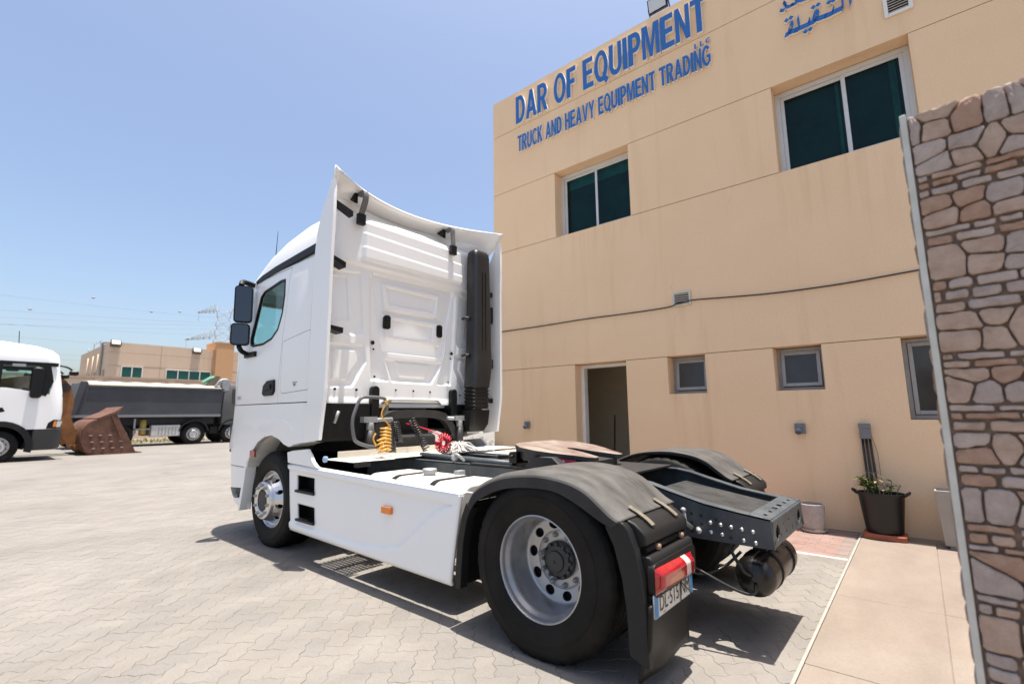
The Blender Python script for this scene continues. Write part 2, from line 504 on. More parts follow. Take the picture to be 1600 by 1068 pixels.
# herringbone wavy concrete pavers, laid at 45 degrees to the building
PW = .112
TB = .0103
def paver_outline(w, gap):
    """2w x w paver with waved long and short sides, shrunk by half the joint"""
    prof = ((0, 0), (.28, .085), (.72, -.085))
    cs = [((0, 0), (1, 0)), ((1, 0), (2, 0)), ((2, 0), (2, 1)), ((2, 1), (1, 1)), ((1, 1), (0, 1)), ((0, 1), (0, 0))]
    out = []
    for (a, b) in cs:
        flip = (b[0] - a[0]) + (b[1] - a[1]) < 0
        if flip: A, C = b, a
        else: A, C = a, b
        dx, dy = C[0] - A[0], C[1] - A[1]
        nx, ny = -dy, dx
        seg = [(A[0] + dx * t + nx * h, A[1] + dy * t + ny * h) for t, h in prof] + [C]
        if flip: seg = seg[::-1]
        out += seg[:-1]
    out = [(x * w, y * w) for x, y in out]
    res = []
    n = len(out)
    for i in range(n):
        p0, p1, p2 = Vector(out[i - 1]), Vector(out[i]), Vector(out[(i + 1) % n])
        d1, d2 = (p1 - p0).normalized(), (p2 - p1).normalized()
        nrm = Vector((-(d1.y + d2.y), d1.x + d2.x))
        if nrm.length < 1e-6: nrm = Vector((-d1.y, d1.x))
        nrm.normalize()
        res.append((p1.x + nrm.x * gap, p1.y + nrm.y * gap))
    return res
OUT0 = paver_outline(PW, .0009)
OUT1 = paver_outline(PW, .0022)
AX = Vector((math.cos(TB + PI / 4), math.sin(TB + PI / 4), 0))
AY = Vector((-AX.y, AX.x, 0))
def paver_geo(horizontal):
    def loc(p): return p if horizontal else (PW - p[1], p[0])
    a = [loc(p) for p in OUT1]; b = [loc(p) for p in OUT0]
    return a, b
def in_yard(p):
    # not under the apron and slab by the wall
    fy = p.y + 3.3836 - .0103 * p.x
    if fy < 1.30 and p.x > -1.2: return False
    if p.x < -1.14 and fy < 9: return False
    return True
cells = []
for i in range(-130, 190):
    for j in range(-190, 130):
        k = (i - j) % 4
        if k not in (0, 3): continue
        c = AX * (i + .8) * PW + AY * (j + .6) * PW
        rel = c - Vector((CAM.x, CAM.y, 0))
        dep = rel.dot(Vector((cf.x, cf.y, 0)).normalized()); lat = rel.dot(Vector((cr.x, cr.y, 0)))
        dist = rel.length
        if dist > 14.5 or dep < .4: continue
        if abs(lat) > dep * 1.14 + .35: continue
        if not in_yard(c): continue
        cells.append((dist, i, j, k))
cells.sort()
hz = [paver_geo(True), paver_geo(False)]
def paver_mesh(bm, o3, geo, rx, ry, dz):
    top, base = geo
    T = [bm.verts.new((o3[0] + (AX * p[0] + AY * p[1]).x, o3[1] + (AX * p[0] + AY * p[1]).y, dz + rx * (p[0] - PW) + ry * (p[1] - PW / 2))) for p in top]
    M_ = [bm.verts.new((o3[0] + (AX * p[0] + AY * p[1]).x, o3[1] + (AX * p[0] + AY * p[1]).y, dz - .002 + rx * (p[0] - PW) + ry * (p[1] - PW / 2))) for p in base]
    Lw = [bm.verts.new((v.co.x, v.co.y, -.014)) for v in M_]
    bm.faces.new(T)
    n = len(T)
    for q in range(n):
        r = (q + 1) % n
        bm.faces.new((M_[q], M_[r], T[r], T[q]))
        bm.faces.new((Lw[q], Lw[r], M_[r], M_[q]))
protos = []
for gidx in range(2):
    for v_ in range(3):
        bm = B()
        paver_mesh(bm, (0, 0), hz[gidx], rnd.uniform(-.004, .004), rnd.uniform(-.005, .005), 0)
        me = bpy.data.meshes.new('paver'); bm.to_mesh(me); bm.free(); me.materials.append(paver_m)
        protos.append(me)
bm = B()
inview = 0
for n_, (dist, i, j, k) in enumerate(cells):
    o3 = AX * i * PW + AY * j * PW
    gi = 0 if k == 0 else 1
    # seen size: only those inside the frame's lower edge count among the 300 singles
    c = o3 + (AX + AY) * PW * .7
    rel = c - CAM
    z_ = rel.dot(cf); u_ = rel.dot(cr) / z_ if z_ > .1 else 9; v_ = rel.dot(cu) / z_ if z_ > .1 else -9
    seen = abs(u_) < 1.09 and -.73 < v_
    low = (c.y > 1.28 or c.x < -.75 or c.x > 5.5)
    if seen and low and inview < 300:
        inview += 1
        o = bpy.data.objects.new('paver', protos[gi * 3 + rnd.randrange(3)])
        link(o, ground)
        o.location = (o3.x, o3.y, rnd.uniform(-.0010, .0010))
    else:
        paver_mesh(bm, o3, hz[gi], rnd.uniform(-.004, .004), rnd.uniform(-.005, .005), rnd.uniform(-.0010, .0010))
paving = finish('paving', bm, paver_m, ground)
paving['kind'] = 'stuff'
paving['label'] = 'worn interlocking wavy concrete pavers farther out in the yard'

# apron of pink blocks by the wall, flush white kerb stones and the marbled slab
FAC = Vector((math.sin(TB), -math.cos(TB), 0)) * 3.3836
FD = Vector((math.cos(TB), math.sin(TB), 0)); FN = Vector((-FD.y, FD.x, 0))
def W(s, t, z=0): return FAC + FD * s + FN * t + Vector((0, 0, z))
frot = (0, 0, TB)
apron = B()
box(apron, -1.16, 9, .0, 1.28, -.05, -.004)
apron = structure(finish('apron', apron, pink_m, loc=FAC, rot=frot))
blk = B(); box(blk, .002, .198, .002, .098, -.02, 0)
blk_me = bpy.data.meshes.new('paving_block')
bmesh.ops.bevel(blk, geom=[e for e in blk.edges if all(v.co.z > -.01 for v in e.verts)], offset=.003, segments=1, affect='EDGES')
blk.to_mesh(blk_me); blk.free(); blk_me.materials.append(pink_m)
for r_ in range(12):
    for q in range(26):
        s0 = -1.12 + q * .2 - (.1 if r_ % 2 else 0)
        if s0 < -1.15: continue
        if s0 > 1.6: continue
        o = bpy.data.objects.new('paving_block', blk_me); link(o, apron)
        o.location = (s0, .06 + r_ * .1, rnd.uniform(-.0015, .0015)); o.rotation_euler = (rnd.uniform(-.004, .004), rnd.uniform(-.004, .004), 0)
bm = B(); box(bm, -1.13, 12, 1.285, 1.345, -.05, .003)
structure(finish('kerb_strip', bm, kerb_m, loc=FAC, rot=frot, bevel=.006))
bm = B(); box(bm, -1.160, -1.142, .0, 7.5, -.05, .020)
structure(finish('slab_edge', bm, mat('edge_mortar', (.30, .27, .235), .85, var=.15, scale=12), loc=FAC, rot=frot, bevel=.003))
bm = B(); box(bm, -6.5, -1.163, .0, 7.5, -.05, .012)
slab = structure(finish('slab_walk', bm, slab_m, loc=FAC, rot=frot))
tt_ = [0, 1.15, 2.45, 3.75, 5.05, 6.35, 7.5]
for a_, b_ in ((-1.163, -1.775), (-1.779, -2.6), (-2.604, -4.2)):
    for t0, t1 in zip(tt_, tt_[1:]):
        bm = B(); box(bm, b_, a_, t0 + .0015, t1 - .0015, .011, .018 + rnd.uniform(-.0008, .0008)); finish('slab_tile', bm, slab_m, slab, bevel=.002, seg=1)

# ------------------------------------------------------------------ main building
bl = thing('office_building', 'sand coloured two storey office building with blue lettering behind the white truck', 'building', FAC, TB)
ZB = [0, 2.195, 4.54, 5.79, 7.06, 7.85]
S0, S1 = -7.0, 4.49
OPEN = {0: [(1.69, 2.645, 0, 2.195, 'door'), (.47, 1.02, 1.64, 2.195, 'small'), (-.935, -.395, 1.636, 2.195, 'small2'), (-2.25, -1.70, 1.27, 2.195, 'tall')],
        2: [(1.49, 2.97, 4.54, 5.79, 'winL'), (-2.13, -.66, 4.54, 5.79, 'winR')]}
DEP = .29
for bi in range(5):
    z0, z1 = ZB[bi] + (.005 if bi else 0), ZB[bi + 1] - (.005 if bi < 4 else 0)
    ops = sorted(OPEN.get(bi, []))
    xs = [S0]
    for o_ in ops: xs += [o_[0], o_[1]]
    xs.append(S1)
    for k in range(0, len(xs), 2):
        bm = B(); box(bm, xs[k], xs[k + 1], -.36, 0, z0, z1); finish('wall', bm, plaster, bl)
    for o_ in ops:
        if o_[2] > z0 + .01:
            bm = B(); box(bm, o_[0], o_[1], -.36, 0, z0, o_[2]); finish('wall', bm, plaster, bl)
# the core behind the joints, side, back and roof
bm = B()
box(bm, S0 + .02, 1.6, -.38, -.365, 2.2, 7.8)
box(bm, 1.6, S1 - .02, -.38, -.365, 2.2, 4.5)
finish('wall_core', bm, plaster, bl)
bm = B()
box(bm, S1 - .24, S1 - .005, -9.5, -.37, 0, 7.84)
box(bm, S0 + .005, S0 + .24, -9.5, -.37, 0, 7.84)
box(bm, S0 + .24, S1 - .24, -9.5, -9.3, 0, 7.84)
finish('side_wall', bm, plaster, bl)
bm = B(); box(bm, S0 + .25, S1 - .25, -9.29, -.39, 7.2, 7.35); finish('roof_deck', bm, mat('roof_grey', (.35, .33, .3), .9), bl)
bm = B(); box(bm, S0 + .25, S1 - .25, -9.29, -.39, 3.3, 3.5); finish('floor_slab', bm, room_paint, bl)
for z_ in ZB[1:5]:
    cuts = sorted((o_[0], o_[1]) for l_ in OPEN.values() for o_ in l_ if abs(o_[2] - z_) < .01 or abs(o_[3] - z_) < .01)
    xs = [S0 + .03]
    for c_ in cuts: xs += [c_[0] - .002, c_[1] + .002]
    xs.append(S1 - .03)
    for k in range(0, len(xs), 2):
        bm = B(); box(bm, xs[k], xs[k + 1], -.06, -.007, z_ - .0055, z_ + .0055)
        finish('joint', bm, mat('joint_shadow', (.2, .135, .085), .9), bl)
# room behind the open door
bm = B()
box(bm, .9, 1.0, -1.9, -.37, 0, 3.29); box(bm, 3.6, 3.7, -1.9, -.37, 0, 3.29); box(bm, 1.0, 3.6, -2.0, -1.9, 0, 3.29)
finish('room_wall', bm, room_paint, bl)
bm = B(); box(bm, .9, 3.7, -3.7, .0, -.05, .02); finish('room_floor', bm, mat('room_tile', (.3, .27, .22), .5, var=.1, scale=3), bl)

def window_two(name, s0, s1, z0, z1, fr_m, split):
    e = bpy.data.objects.new(name, None); link(e, bl)
    bm = B()
    t = .06; a, b = -DEP, -DEP + .07
    box(bm, s0, s0 + t, a, b, z0, z1); box(bm, s1 - t, s1, a, b, z0, z1)
    box(bm, s0 + t, s1 - t, a, b, z1 - t, z1); box(bm, s0 + t, s1 - t, a, b, z0, z0 + t)
    finish('frame', bm, fr_m, e, bevel=.004)
    # two sliding sashes, one behind the other; the larger s is on the picture's left
    for (x0, x1, off) in ((split - .02, s1 - t, 0.0), (s0 + t, split + .02, .022)):
        bm = B(); h = .045; y0, y1 = a + .012 + off, a + .034 + off
        box(bm, x0, x0 + h, y0, y1, z0 + t, z1 - t); box(bm, x1 - h, x1, y0, y1, z0 + t, z1 - t)
        box(bm, x0 + h, x1 - h, y0, y1, z0 + t, z0 + t + h); box(bm, x0 + h, x1 - h, y0, y1, z1 - t - h, z1 - t)
        s_ = finish('sash', bm, fr_m, e, bevel=.003)
        bm = B(); box(bm, x0 + h, x1 - h, y0 + .008, y0 + .014, z0 + t + h, z1 - t - h)
        finish('pane', bm, win_glass, s_)
    bm = B(); box(bm, s0, s1, -.358, -.353, z0, z1); finish('pane_backing', bm, mat('backing_pale', (.17, .25, .25), .9, var=.3, scale=2), e)  # backing sheet added behind the glass; its pale tone brightens the panes
    cloth = mat('curtain_cloth', (.62, .70, .66), .9, var=.15, scale=6)
    if s0 > 0:
        bm = B(); box(bm, s0 + .02, s1 - .02, -.35, -.344, z1 - .26, z1 - .01); finish('roller_blind', bm, cloth, e)
    else:
        for q0, q1 in ((s0 + .14, s0 + .21), (split + .06, split + .10)):
            bm = B(); us_ = lin(q0, q1, 15); relief(bm, us_, [z0, z1], lambda u, v: (u, -.346 + .006 * math.sin((u - q0) * 220), v)); finish('curtain', bm, cloth, e)
    return e
window_two('window', 1.49, 2.97, 4.545, 5.785, alu_frame, 2.235)
window_two('window', -2.13, -.66, 4.545, 5.785, alu_frame, -1.45)
def window_small(s0, s1, z0, z1, fr_m, tilt):
    e = bpy.data.objects.new('window', None); link(e, bl)
    bm = B(); t = .045; a, b = -DEP + .01, -DEP + .06
    box(bm, s0, s0 + t, a, b, z0, z1); box(bm, s1 - t, s1, a, b, z0, z1)
    box(bm, s0 + t, s1 - t, a, b, z1 - t, z1); box(bm, s0 + t, s1 - t, a, b, z0, z0 + t)
    finish('frame', bm, fr_m, e, bevel=.003)
    h = .042
    bm = B(); x0, x1, y0, y1 = s0 + t + .004, s1 - t - .004, 0, .035
    w_, hh = x1 - x0, (z1 - z0) - 2 * t - .01
    box(bm, 0, h, y0, y1, -hh, 0); box(bm, w_ - h, w_, y0, y1, -hh, 0); box(bm, h, w_ - h, y0, y1, -hh, -hh + h); box(bm, h, w_ - h, y0, y1, -h, 0)
    s_ = finish('sash', bm, fr_m, e, bevel=.003, loc=(x0, a + .03, z1 - t - .004), rot=(tilt, 0, 0))
    bm = B(); box(bm, h, w_ - h, .012, .018, -hh + h, -h); finish('pane', bm, dull_glass, s_)
    bm = B(); box(bm, s0, s1, -.358, -DEP - .045, z0, z1); finish('dark_backing', bm, mat('unlit_room', (.03, .045, .045), .9), e)  # solid box painted dark in place of the unlit room
window_small(.47, 1.02, 1.645, 2.19, grey_frame, R(4))
window_small(-.935, -.395, 1.64, 2.19, grey_frame, R(4))
window_small(-2.25, -1.70, 1.275, 2.19, grey_frame, R(1))
e = bpy.data.objects.new('doorway', None); link(e, bl)
bm = B()
box(bm, 2.585, 2.645, -DEP - .02, -DEP + .09, .02, 2.19); box(bm, 1.69, 1.745, -DEP - .02, -DEP + .02, .02, 2.19); box(bm, 1.745, 2.585, -DEP - .02, -DEP + .09, 2.135, 2.19)
finish('door_frame', bm, white_frame, e, bevel=.004)
broom = thing('broom', 'dark broom leaning inside the open doorway', 'broom', W(2.38, -.75, .02))
bm = B(); tube(bm, [(0, 0, .1), (.03, -.16, 1.32)], .014); finish('handle', bm, dark_metal, broom)
bm = B(); prism(bm, [(-.05, .14), (.05, .14), (.13, 0), (-.13, 0)], -.03, .03, 'Y'); finish('bristles', bm, black_plastic, broom)

# sign letters
FONT_CACHE = {}
def glyph(ch, size, ext, off):
    cu_ = bpy.data.curves.new('glyph', 'FONT'); cu_.body = ch; cu_.size = 1.; cu_.extrude = ext; cu_.offset = off; cu_.resolution_u = 6
    o = bpy.data.objects.new('glyph', cu_); COL.objects.link(o)
    dg = bpy.context.evaluated_depsgraph_get(); dg.update()
    me = bpy.data.meshes.new_from_object(o.evaluated_get(dg))
    bpy.data.objects.remove(o); bpy.data.curves.remove(cu_)
    return me
# bold condensed capitals drawn as outlines with holes (unit height)
def arc2(cx, cy, rx, ry, a0, a1, n=10): return [(cx + rx * math.cos(R(a0 + (a1 - a0) * k / n)), cy + ry * math.sin(R(a0 + (a1 - a0) * k / n))) for k in range(n + 1)]
T_ = .215
CAPS = {
 'I': [[(0, 0), (T_, 0), (T_, 1), (0, 1)]],
 'L': [[(0, 0), (.52, 0), (.52, .165), (T_, .165), (T_, 1), (0, 1)]],
 'T': [[(.2, 0), (.2 + T_, 0), (.2 + T_, .835), (.585, .835), (.585, 1), (0, 1), (0, .835), (.2, .835)]],
 'F': [[(0, 0), (T_, 0), (T_, .43), (.46, .43), (.46, .59), (T_, .59), (T_, .835), (.53, .835), (.53, 1), (0, 1)]],
 'E': [[(0, 0), (.57, 0), (.57, .165), (T_, .165), (T_, .43), (.52, .43), (.52, .59), (T_, .59), (T_, .835), (.55, .835), (.55, 1), (0, 1)]],
 'H': [[(0, 0), (T_, 0), (T_, .43), (.42, .43), (.42, 0), (.605, 0), (.605, 1), (.42, 1), (.42, .6), (T_, .6), (T_, 1), (0, 1)]],
 'N': [[(0, 0), (.175, 0), (.175, .62), (.42, 0), (.60, 0), (.60, 1), (.425, 1), (.425, .38), (.18, 1), (0, 1)]],
 'M': [[(0, 0), (.165, 0), (.165, .74), (.32, 0), (.46, 0), (.615, .74), (.615, 0), (.78, 0), (.78, 1), (.53, 1), (.39, .33), (.25, 1), (0, 1)]],
 'A': [[(0, 0), (.19, 0), (.245, .21), (.445, .21), (.50, 0), (.69, 0), (.44, 1), (.25, 1)], [(.285, .37), (.345, .68), (.405, .37)]],
 'V': [[(.24, 0), (.43, 0), (.67, 1), (.48, 1), (.335, .27), (.19, 1), (0, 1)]],
 'Y': [[(.23, 0), (.42, 0), (.42, .42), (.65, 1), (.45, 1), (.325, .62), (.2, 1), (0, 1), (.23, .42)]],
 'K': [[(0, 0), (T_, 0), (T_, .27), (.265, .42), (.44, 0), (.66, 0), (.39, .58), (.64, 1), (.42, 1), (T_, .56), (T_, 1), (0, 1)]],
 'D': [[(0, 0), (.28, 0)] + arc2(.28, .5, .34, .5, -90, 90, 14)[1:] + [(0, 1)], [(T_, .16), (T_, .84), (.27, .84)] + arc2(.27, .5, .165, .34, 90, -90, 14)[1:]],
 'P': [[(0, 0), (T_, 0), (T_, .37), (.31, .37)] + arc2(.31, .685, .28, .315, -90, 90)[1:] + [(0, 1)], [(T_, .53), (T_, .84), (.29, .84)] + arc2(.29, .685, .115, .155, 90, -90)[1:]],
 'R': [[(0, 0), (T_, 0), (T_, .40), (.25, .40), (.42, 0), (.635, 0), (.45, .42)] + arc2(.33, .70, .275, .30, -55, 90)[0:] + [(0, 1)], [(T_, .55), (T_, .84), (.31, .84)] + arc2(.31, .695, .11, .145, 90, -90)[1:]],
 'O': [arc2(.35, .5, .35, .515, 0, 352, 32), arc2(.35, .5, .165, .35, 0, 352, 28)],
 'U': [[(0, 1), (0, .33)] + arc2(.31, .33, .31, .345, 180, 360, 16)[1:] + [(.62, 1), (.435, 1), (.435, .33)] + arc2(.31, .33, .125, .18, 360, 180, 12)[1:] + [(T_, 1)]],
 'C': [arc2(.35, .5, .35, .515, 38, 322, 24) + arc2(.35, .5, .165, .35, 318, 42, 20)],
 'G': [arc2(.35, .5, .35, .515, 40, 318, 24) + [(.665, .155), (.665, .54), (.36, .54), (.36, .39), (.49, .39), (.49, .235)] + arc2(.35, .5, .165, .35, 305, 44, 20)],
 'Q': [arc2(.35, .5, .35, .515, -20, 280, 28) + [(.46, .0), (.60, -.12), (.72, .0), (.60, .12)], arc2(.35, .5, .165, .35, 0, 295, 24) + [(.40, .25), (.47, .30)]],
}
def cap_mesh(ch):
    cu_ = bpy.data.curves.new('cap', 'CURVE'); cu_.dimensions = '2D'; cu_.fill_mode = 'BOTH'; cu_.extrude = .5
    for lp in CAPS[ch]:
        sp_ = cu_.splines.new('POLY'); sp_.points.add(len(lp) - 1); sp_.use_cyclic_u = True
        for i, (x, y) in enumerate(lp): sp_.points[i].co = (x, y, 0, 1)
    o = bpy.data.objects.new('cap', cu_); COL.objects.link(o)
    dg = bpy.context.evaluated_depsgraph_get(); dg.update()
    me = bpy.data.meshes.new_from_object(o.evaluated_get(dg))
    bpy.data.objects.remove(o); bpy.data.curves.remove(cu_)
    return me
def letter_obj(me, sx, sz, ox, depth, parent, mats, name='letter'):
    """extruded glyph mesh (xy, z +-.5) -> raised letter on the wall; picture right is -s"""
    bm = B(); bm.from_mesh(me)
    bm.normal_update()
    for f in bm.faces: f.material_index = 0 if f.normal.z > .7 else 1; f.smooth = False
    for v in bm.verts:
        x, y, z = v.co
        v.co = (-(x * sx + ox), (z + .5) * depth + .004, y * sz)
    return finish(name, bm, mats, parent)
def sign_line(root, text, s_left, s_right, z, height, depth, gap=.055, space=.33, off=.022):
    items = []
    x = 0
    for ch in text:
        if ch == ' ': x += space; continue
        if ch not in FONT_CACHE: FONT_CACHE[ch] = cap_mesh(ch)
        me = FONT_CACHE[ch]
        xs = [v.co.x for v in me.vertices]
        mn, mx = min(xs), max(xs)
        items.append((me, x - mn)); x += mx - mn + gap
    total = x - gap
    capH = 1.
    sx = (s_left - s_right) / total; sz = height / capH
    for me, ox in items:
        letter_obj(me, sx, sz, ox * sx, depth, root, [sign_blue, sign_white])
    return root
sg = thing('company_name_sign', 'large raised blue letters reading DAR OF EQUIPMENT along the parapet', 'sign', W(3.83, 0, 7.10), TB)
sign_line(sg, 'DAR OF EQUIPMENT', 0, -3.74, 0, .59, .055)
sg = thing('trade_sign', 'smaller raised blue letters reading TRUCK AND HEAVY EQUIPMENT TRADING', 'sign', W(3.80, 0, 6.50), TB)
sign_line(sg, 'TRUCK AND HEAVY EQUIPMENT TRADING', 0, -3.73, 0, .335, .045)
sg = thing('company_suffix_sign', 'tiny blue letters reading LLC under the end of the parapet sign', 'sign', W(.30, 0, 6.875), TB)
sign_line(sg, 'LLC', 0, -.24, 0, .085, .03, gap=.25)

# Arabic word, strokes drawn as raised ribbons
ar = thing('arabic_sign', 'raised blue Arabic lettering above the upper window near the vent', 'sign', W(-.90, 0, 6.41), TB)
def stroke(pts, wd, nm='letter'):
    """ribbon with a calligraphic pen; pts in (right, up) metres seen from the yard"""
    P = smooth_path([(a, b, 0) for a, b in pts], 5)
    pen = Vector((.35, .94, 0)) * wd * .5
    bm = B()
    A = [bm.verts.new((-(q + pen).x, .004, (q + pen).y)) for q in P]; C = [bm.verts.new((-(q - pen).x, .004, (q - pen).y)) for q in P]
    fs = [bm.faces.new((A[i], A[i + 1], C[i + 1], C[i])) for i in range(len(P) - 1)]
    r = bmesh.ops.extrude_face_region(bm, geom=fs)
    for v in [x for x in r['geom'] if isinstance(x, bmesh.types.BMVert)]: v.co.y += .04
    bmesh.ops.recalc_face_normals(bm, faces=bm.faces)
    for f in bm.faces: f.material_index = 0 if all(v.co.y > .035 for v in f.verts) else 1
    return finish(nm, bm, [sign_blue, sign_white], ar)
def dot(x, y, s=.033):
    bm = B(); prism(bm, [(-x, y - s), (-x + s, y), (-x, y + s), (-x - s, y)], .004, .049, 'Y')
    for f in bm.faces: f.material_index = 0 if all(v.co.y > .035 for v in f.verts) else 1
    return finish('letter_dot', bm, [sign_blue, sign_white], ar)
base = .03
stroke([(.00, .02), (.06, .03), (.10, .09), (.085, .16), (.05, .10), (.06, .04), (.14, .03)], .072)
stroke([(.12, .03), (.17, .035), (.165, .20)], .072)
stroke([(.16, .03), (.25, .03), (.29, .035), (.285, .10)], .072)
stroke([(.28, .03), (.36, .04), (.40, .10), (.37, .155), (.335, .11), (.38, .05), (.48, .04)], .072)
stroke([(.46, .04), (.55, .04), (.555, .11)], .072)
stroke([(.54, .04), (.64, .045), (.66, .06), (.66, .28)], .072)
stroke([(.74, .03), (.74, .28)], .072)
dot(.035, .225); dot(.09, .235); dot(.235, -.06); dot(.29, -.055); dot(.35, .235); dot(.405, .24); dot(.52, .2); dot(.57, .2); dot(.545, .25)
stroke([(-.03, .42), (.02, .40), (.05, .46), (.02, .52), (.06, .42), (.14, .42)], .05)
stroke([(.10, .42), (.18, .42), (.20, .50), (.16, .48), (.22, .42), (.40, .42), (.41, .60)], .05)
stroke([(.46, .42), (.56, .42), (.60, .50), (.55, .50), (.62, .40), (.60, .34)], .05)
stroke([(.70, .42), (.70, .62)], .05)

def louvre(name, label, s0, s1, z0, z1, n, fm, group=None):
    t = thing(name, label, 'vent', W((s0 + s1) / 2, 0, z0), TB, group)
    w_ = (s1 - s0) / 2; h = z1 - z0; b_ = .035 * (h / .25)
    bm = B()
    box(bm, -w_, -w_ + b_, .002, .03, 0, h); box(bm, w_ - b_, w_, .002, .03, 0, h); box(bm, -w_ + b_, w_ - b_, .002, .03, 0, b_); box(bm, -w_ + b_, w_ - b_, .002, .03, h - b_, h)
    finish('frame', bm, fm, t, bevel=.004)
    bm = B(); box(bm, -w_ + b_, w_ - b_, .001, .005, b_, h - b_); finish('backing', bm, mat('vent_dark', (.03, .028, .025), .9), t)
    for i in range(n):
        bm = B(); zc = b_ + (i + .5) * (h - 2 * b_) / n
        obox(bm, (0, .017, zc), Vector((1, 0, 0)), Vector((0, .82, -.57)), Vector((0, .57, .82)), w_ - b_ - .001, .012, .0025)
        finish('slat', bm, fm, t)
louvre('wall_vent', 'small cream louvred vent on the wall beside the sagging cable', .605, .88, 2.925, 3.145, 5, mat('vent_cream', (.6, .55, .46), .6, var=.08))
louvre('upper_vent', 'white louvred vent near the roof beside the Arabic lettering', -2.215, -1.945, 6.08, 6.36, 6, white_frame)
# cable along the wall
pts = [(4.6, .02, 2.95), (4.24, .02, 2.95), (3.4, .018, 2.945), (2.4, .018, 2.95), (1.6, .018, 2.935), (.98, .018, 2.935), (.80, .04, 2.962), (.58, .03, 2.985), (.1, .018, 2.95), (-.5, .018, 2.91), (-1.2, .018, 2.90), (-1.9, .018, 2.925), (-2.6, .018, 2.95), (-4, .018, 2.95)]
bm = B(); tube(bm, smooth_path(pts, 6), .0095, 8)
tag(finish('wall_cable', bm, cable_mat, loc=FAC, rot=frot), 'black cable sagging along the middle of the sand coloured wall', 'cable')
def socket(s, z, label, sc_=1.):
    t = thing('wall_socket', label, 'socket', W(s, 0, z), TB, 'industrial sockets on the wall')
    bm = B(); box(bm, -.055 * sc_, .055 * sc_, .002, .045, -.06 * sc_, .06 * sc_); finish('back_box', bm, socket_grey, t, bevel=.006)
    bm = B(); lathe(bm, [(.0, .0), (.034, 0), (.036, .05), (.030, .052), (.028, .03), (0, .03)], 'Y', 20, (0, 0, 0)); o = finish('socket_cup', bm, mat('socket_blue', (.16, .20, .25), .5), t, smooth=True, loc=(.015, .04, -.015), rot=(R(-35), 0, 0))
    bm = B(); box(bm, -.03, .03, .046, .056, .012, .045); finish('flap', bm, socket_grey, t, bevel=.003)
socket(3.675, 1.175, 'grey industrial wall socket left of the open doorway')
socket(-.628, 1.163, 'grey industrial wall socket above the white fluted pot', 1.05)
t = thing('junction_box', 'grey junction box with three black pipes running down behind the black tub', 'junction box', W(-1.28, 0, .3), TB)
bm = B(); box(bm, -.055, .055, .002, .07, .755, .925); finish('box', bm, socket_grey, t, bevel=.008)
bm = B(); box(bm, -.058, .058, .068, .075, .88, .93); finish('lid', bm, socket_grey, t, bevel=.003)
for i, (a, b_) in enumerate(((.035, .02), (.0, -.025), (-.036, -.07))):
    bm = B(); tube(bm, [(a, .03, .76), (b_, .03, -.3)], .0125, 10); finish('pipe', bm, conduit_mat, t)
bm = B(); tube(bm, smooth_path([(-.05, .05, .80), (-.09, .03, .6), (-.10, .03, .3), (-.14, .03, 0), (-.12, .03, -.25)], 5), .003, 6); finish('thin_wire', bm, strap_mat, t)

def floodlight(loc, rot, label, sc_=1., group=None, az=0):
    t = thing('floodlight', label, 'floodlight', loc, az, group)
    bm = B(); box(bm, -.16 * sc_, .16 * sc_, -.03 * sc_, .03 * sc_, 0, .24 * sc_)
    h = finish('housing', bm, black_plastic, t, bevel=.01, loc=(0, .1 * sc_, .05 * sc_), rot=rot)
    bm = B(); box(bm, -.14 * sc_, .14 * sc_, .031 * sc_, .034 * sc_, .02 * sc_, .22 * sc_); finish('lens', bm, clear_lens, h)
    bm = B(); tube(bm, [(-.17 * sc_, .1 * sc_, .16 * sc_), (-.17 * sc_, .0, .0), (.17 * sc_, .0, .0), (.17 * sc_, .1 * sc_, .16 * sc_)], .012 * sc_, 6); finish('bracket', bm, black_plastic, t)
floodlight(W(.84, -.12, 7.85), (R(-12), 0, 0), 'square floodlight on the roof edge above the parapet lettering', az=TB)

# ------------------------------------------------------------------ stone wall at the right
YW = 1.55
sw = thing('stone_wall', 'close stone clad wall end with pale metal edge trim beside the slab', 'wall', (-1.845, YW, 0), R(-5))
bm = B(); box(bm, -1.6, -.004, -.12, -.012, 0, 2.345); finish('mortar_core', bm, mortar_m, sw)
bm = B(); box(bm, -.020, -.002, -.012, .004, 0, 2.36); finish('edge_trim', bm, mat('trim_white', (.58, .57, .53), .5, col2=(.42, .42, .37), scale=8), sw, bevel=.002)
stone_ms = [mat('stone_%s' % n_, c, .85, col2=c2, scale=26, bump=.9, bscale=95, bdist=.006, var=.1) for n_, c, c2 in
            (('tan', (.33, .23, .175), (.44, .33, .26)), ('grey', (.30, .24, .21), (.40, .335, .30)), ('brown', (.29, .175, .12), (.38, .255, .185)), ('pale', (.34, .27, .235), (.44, .37, .33)))]
rs = random.Random(21)
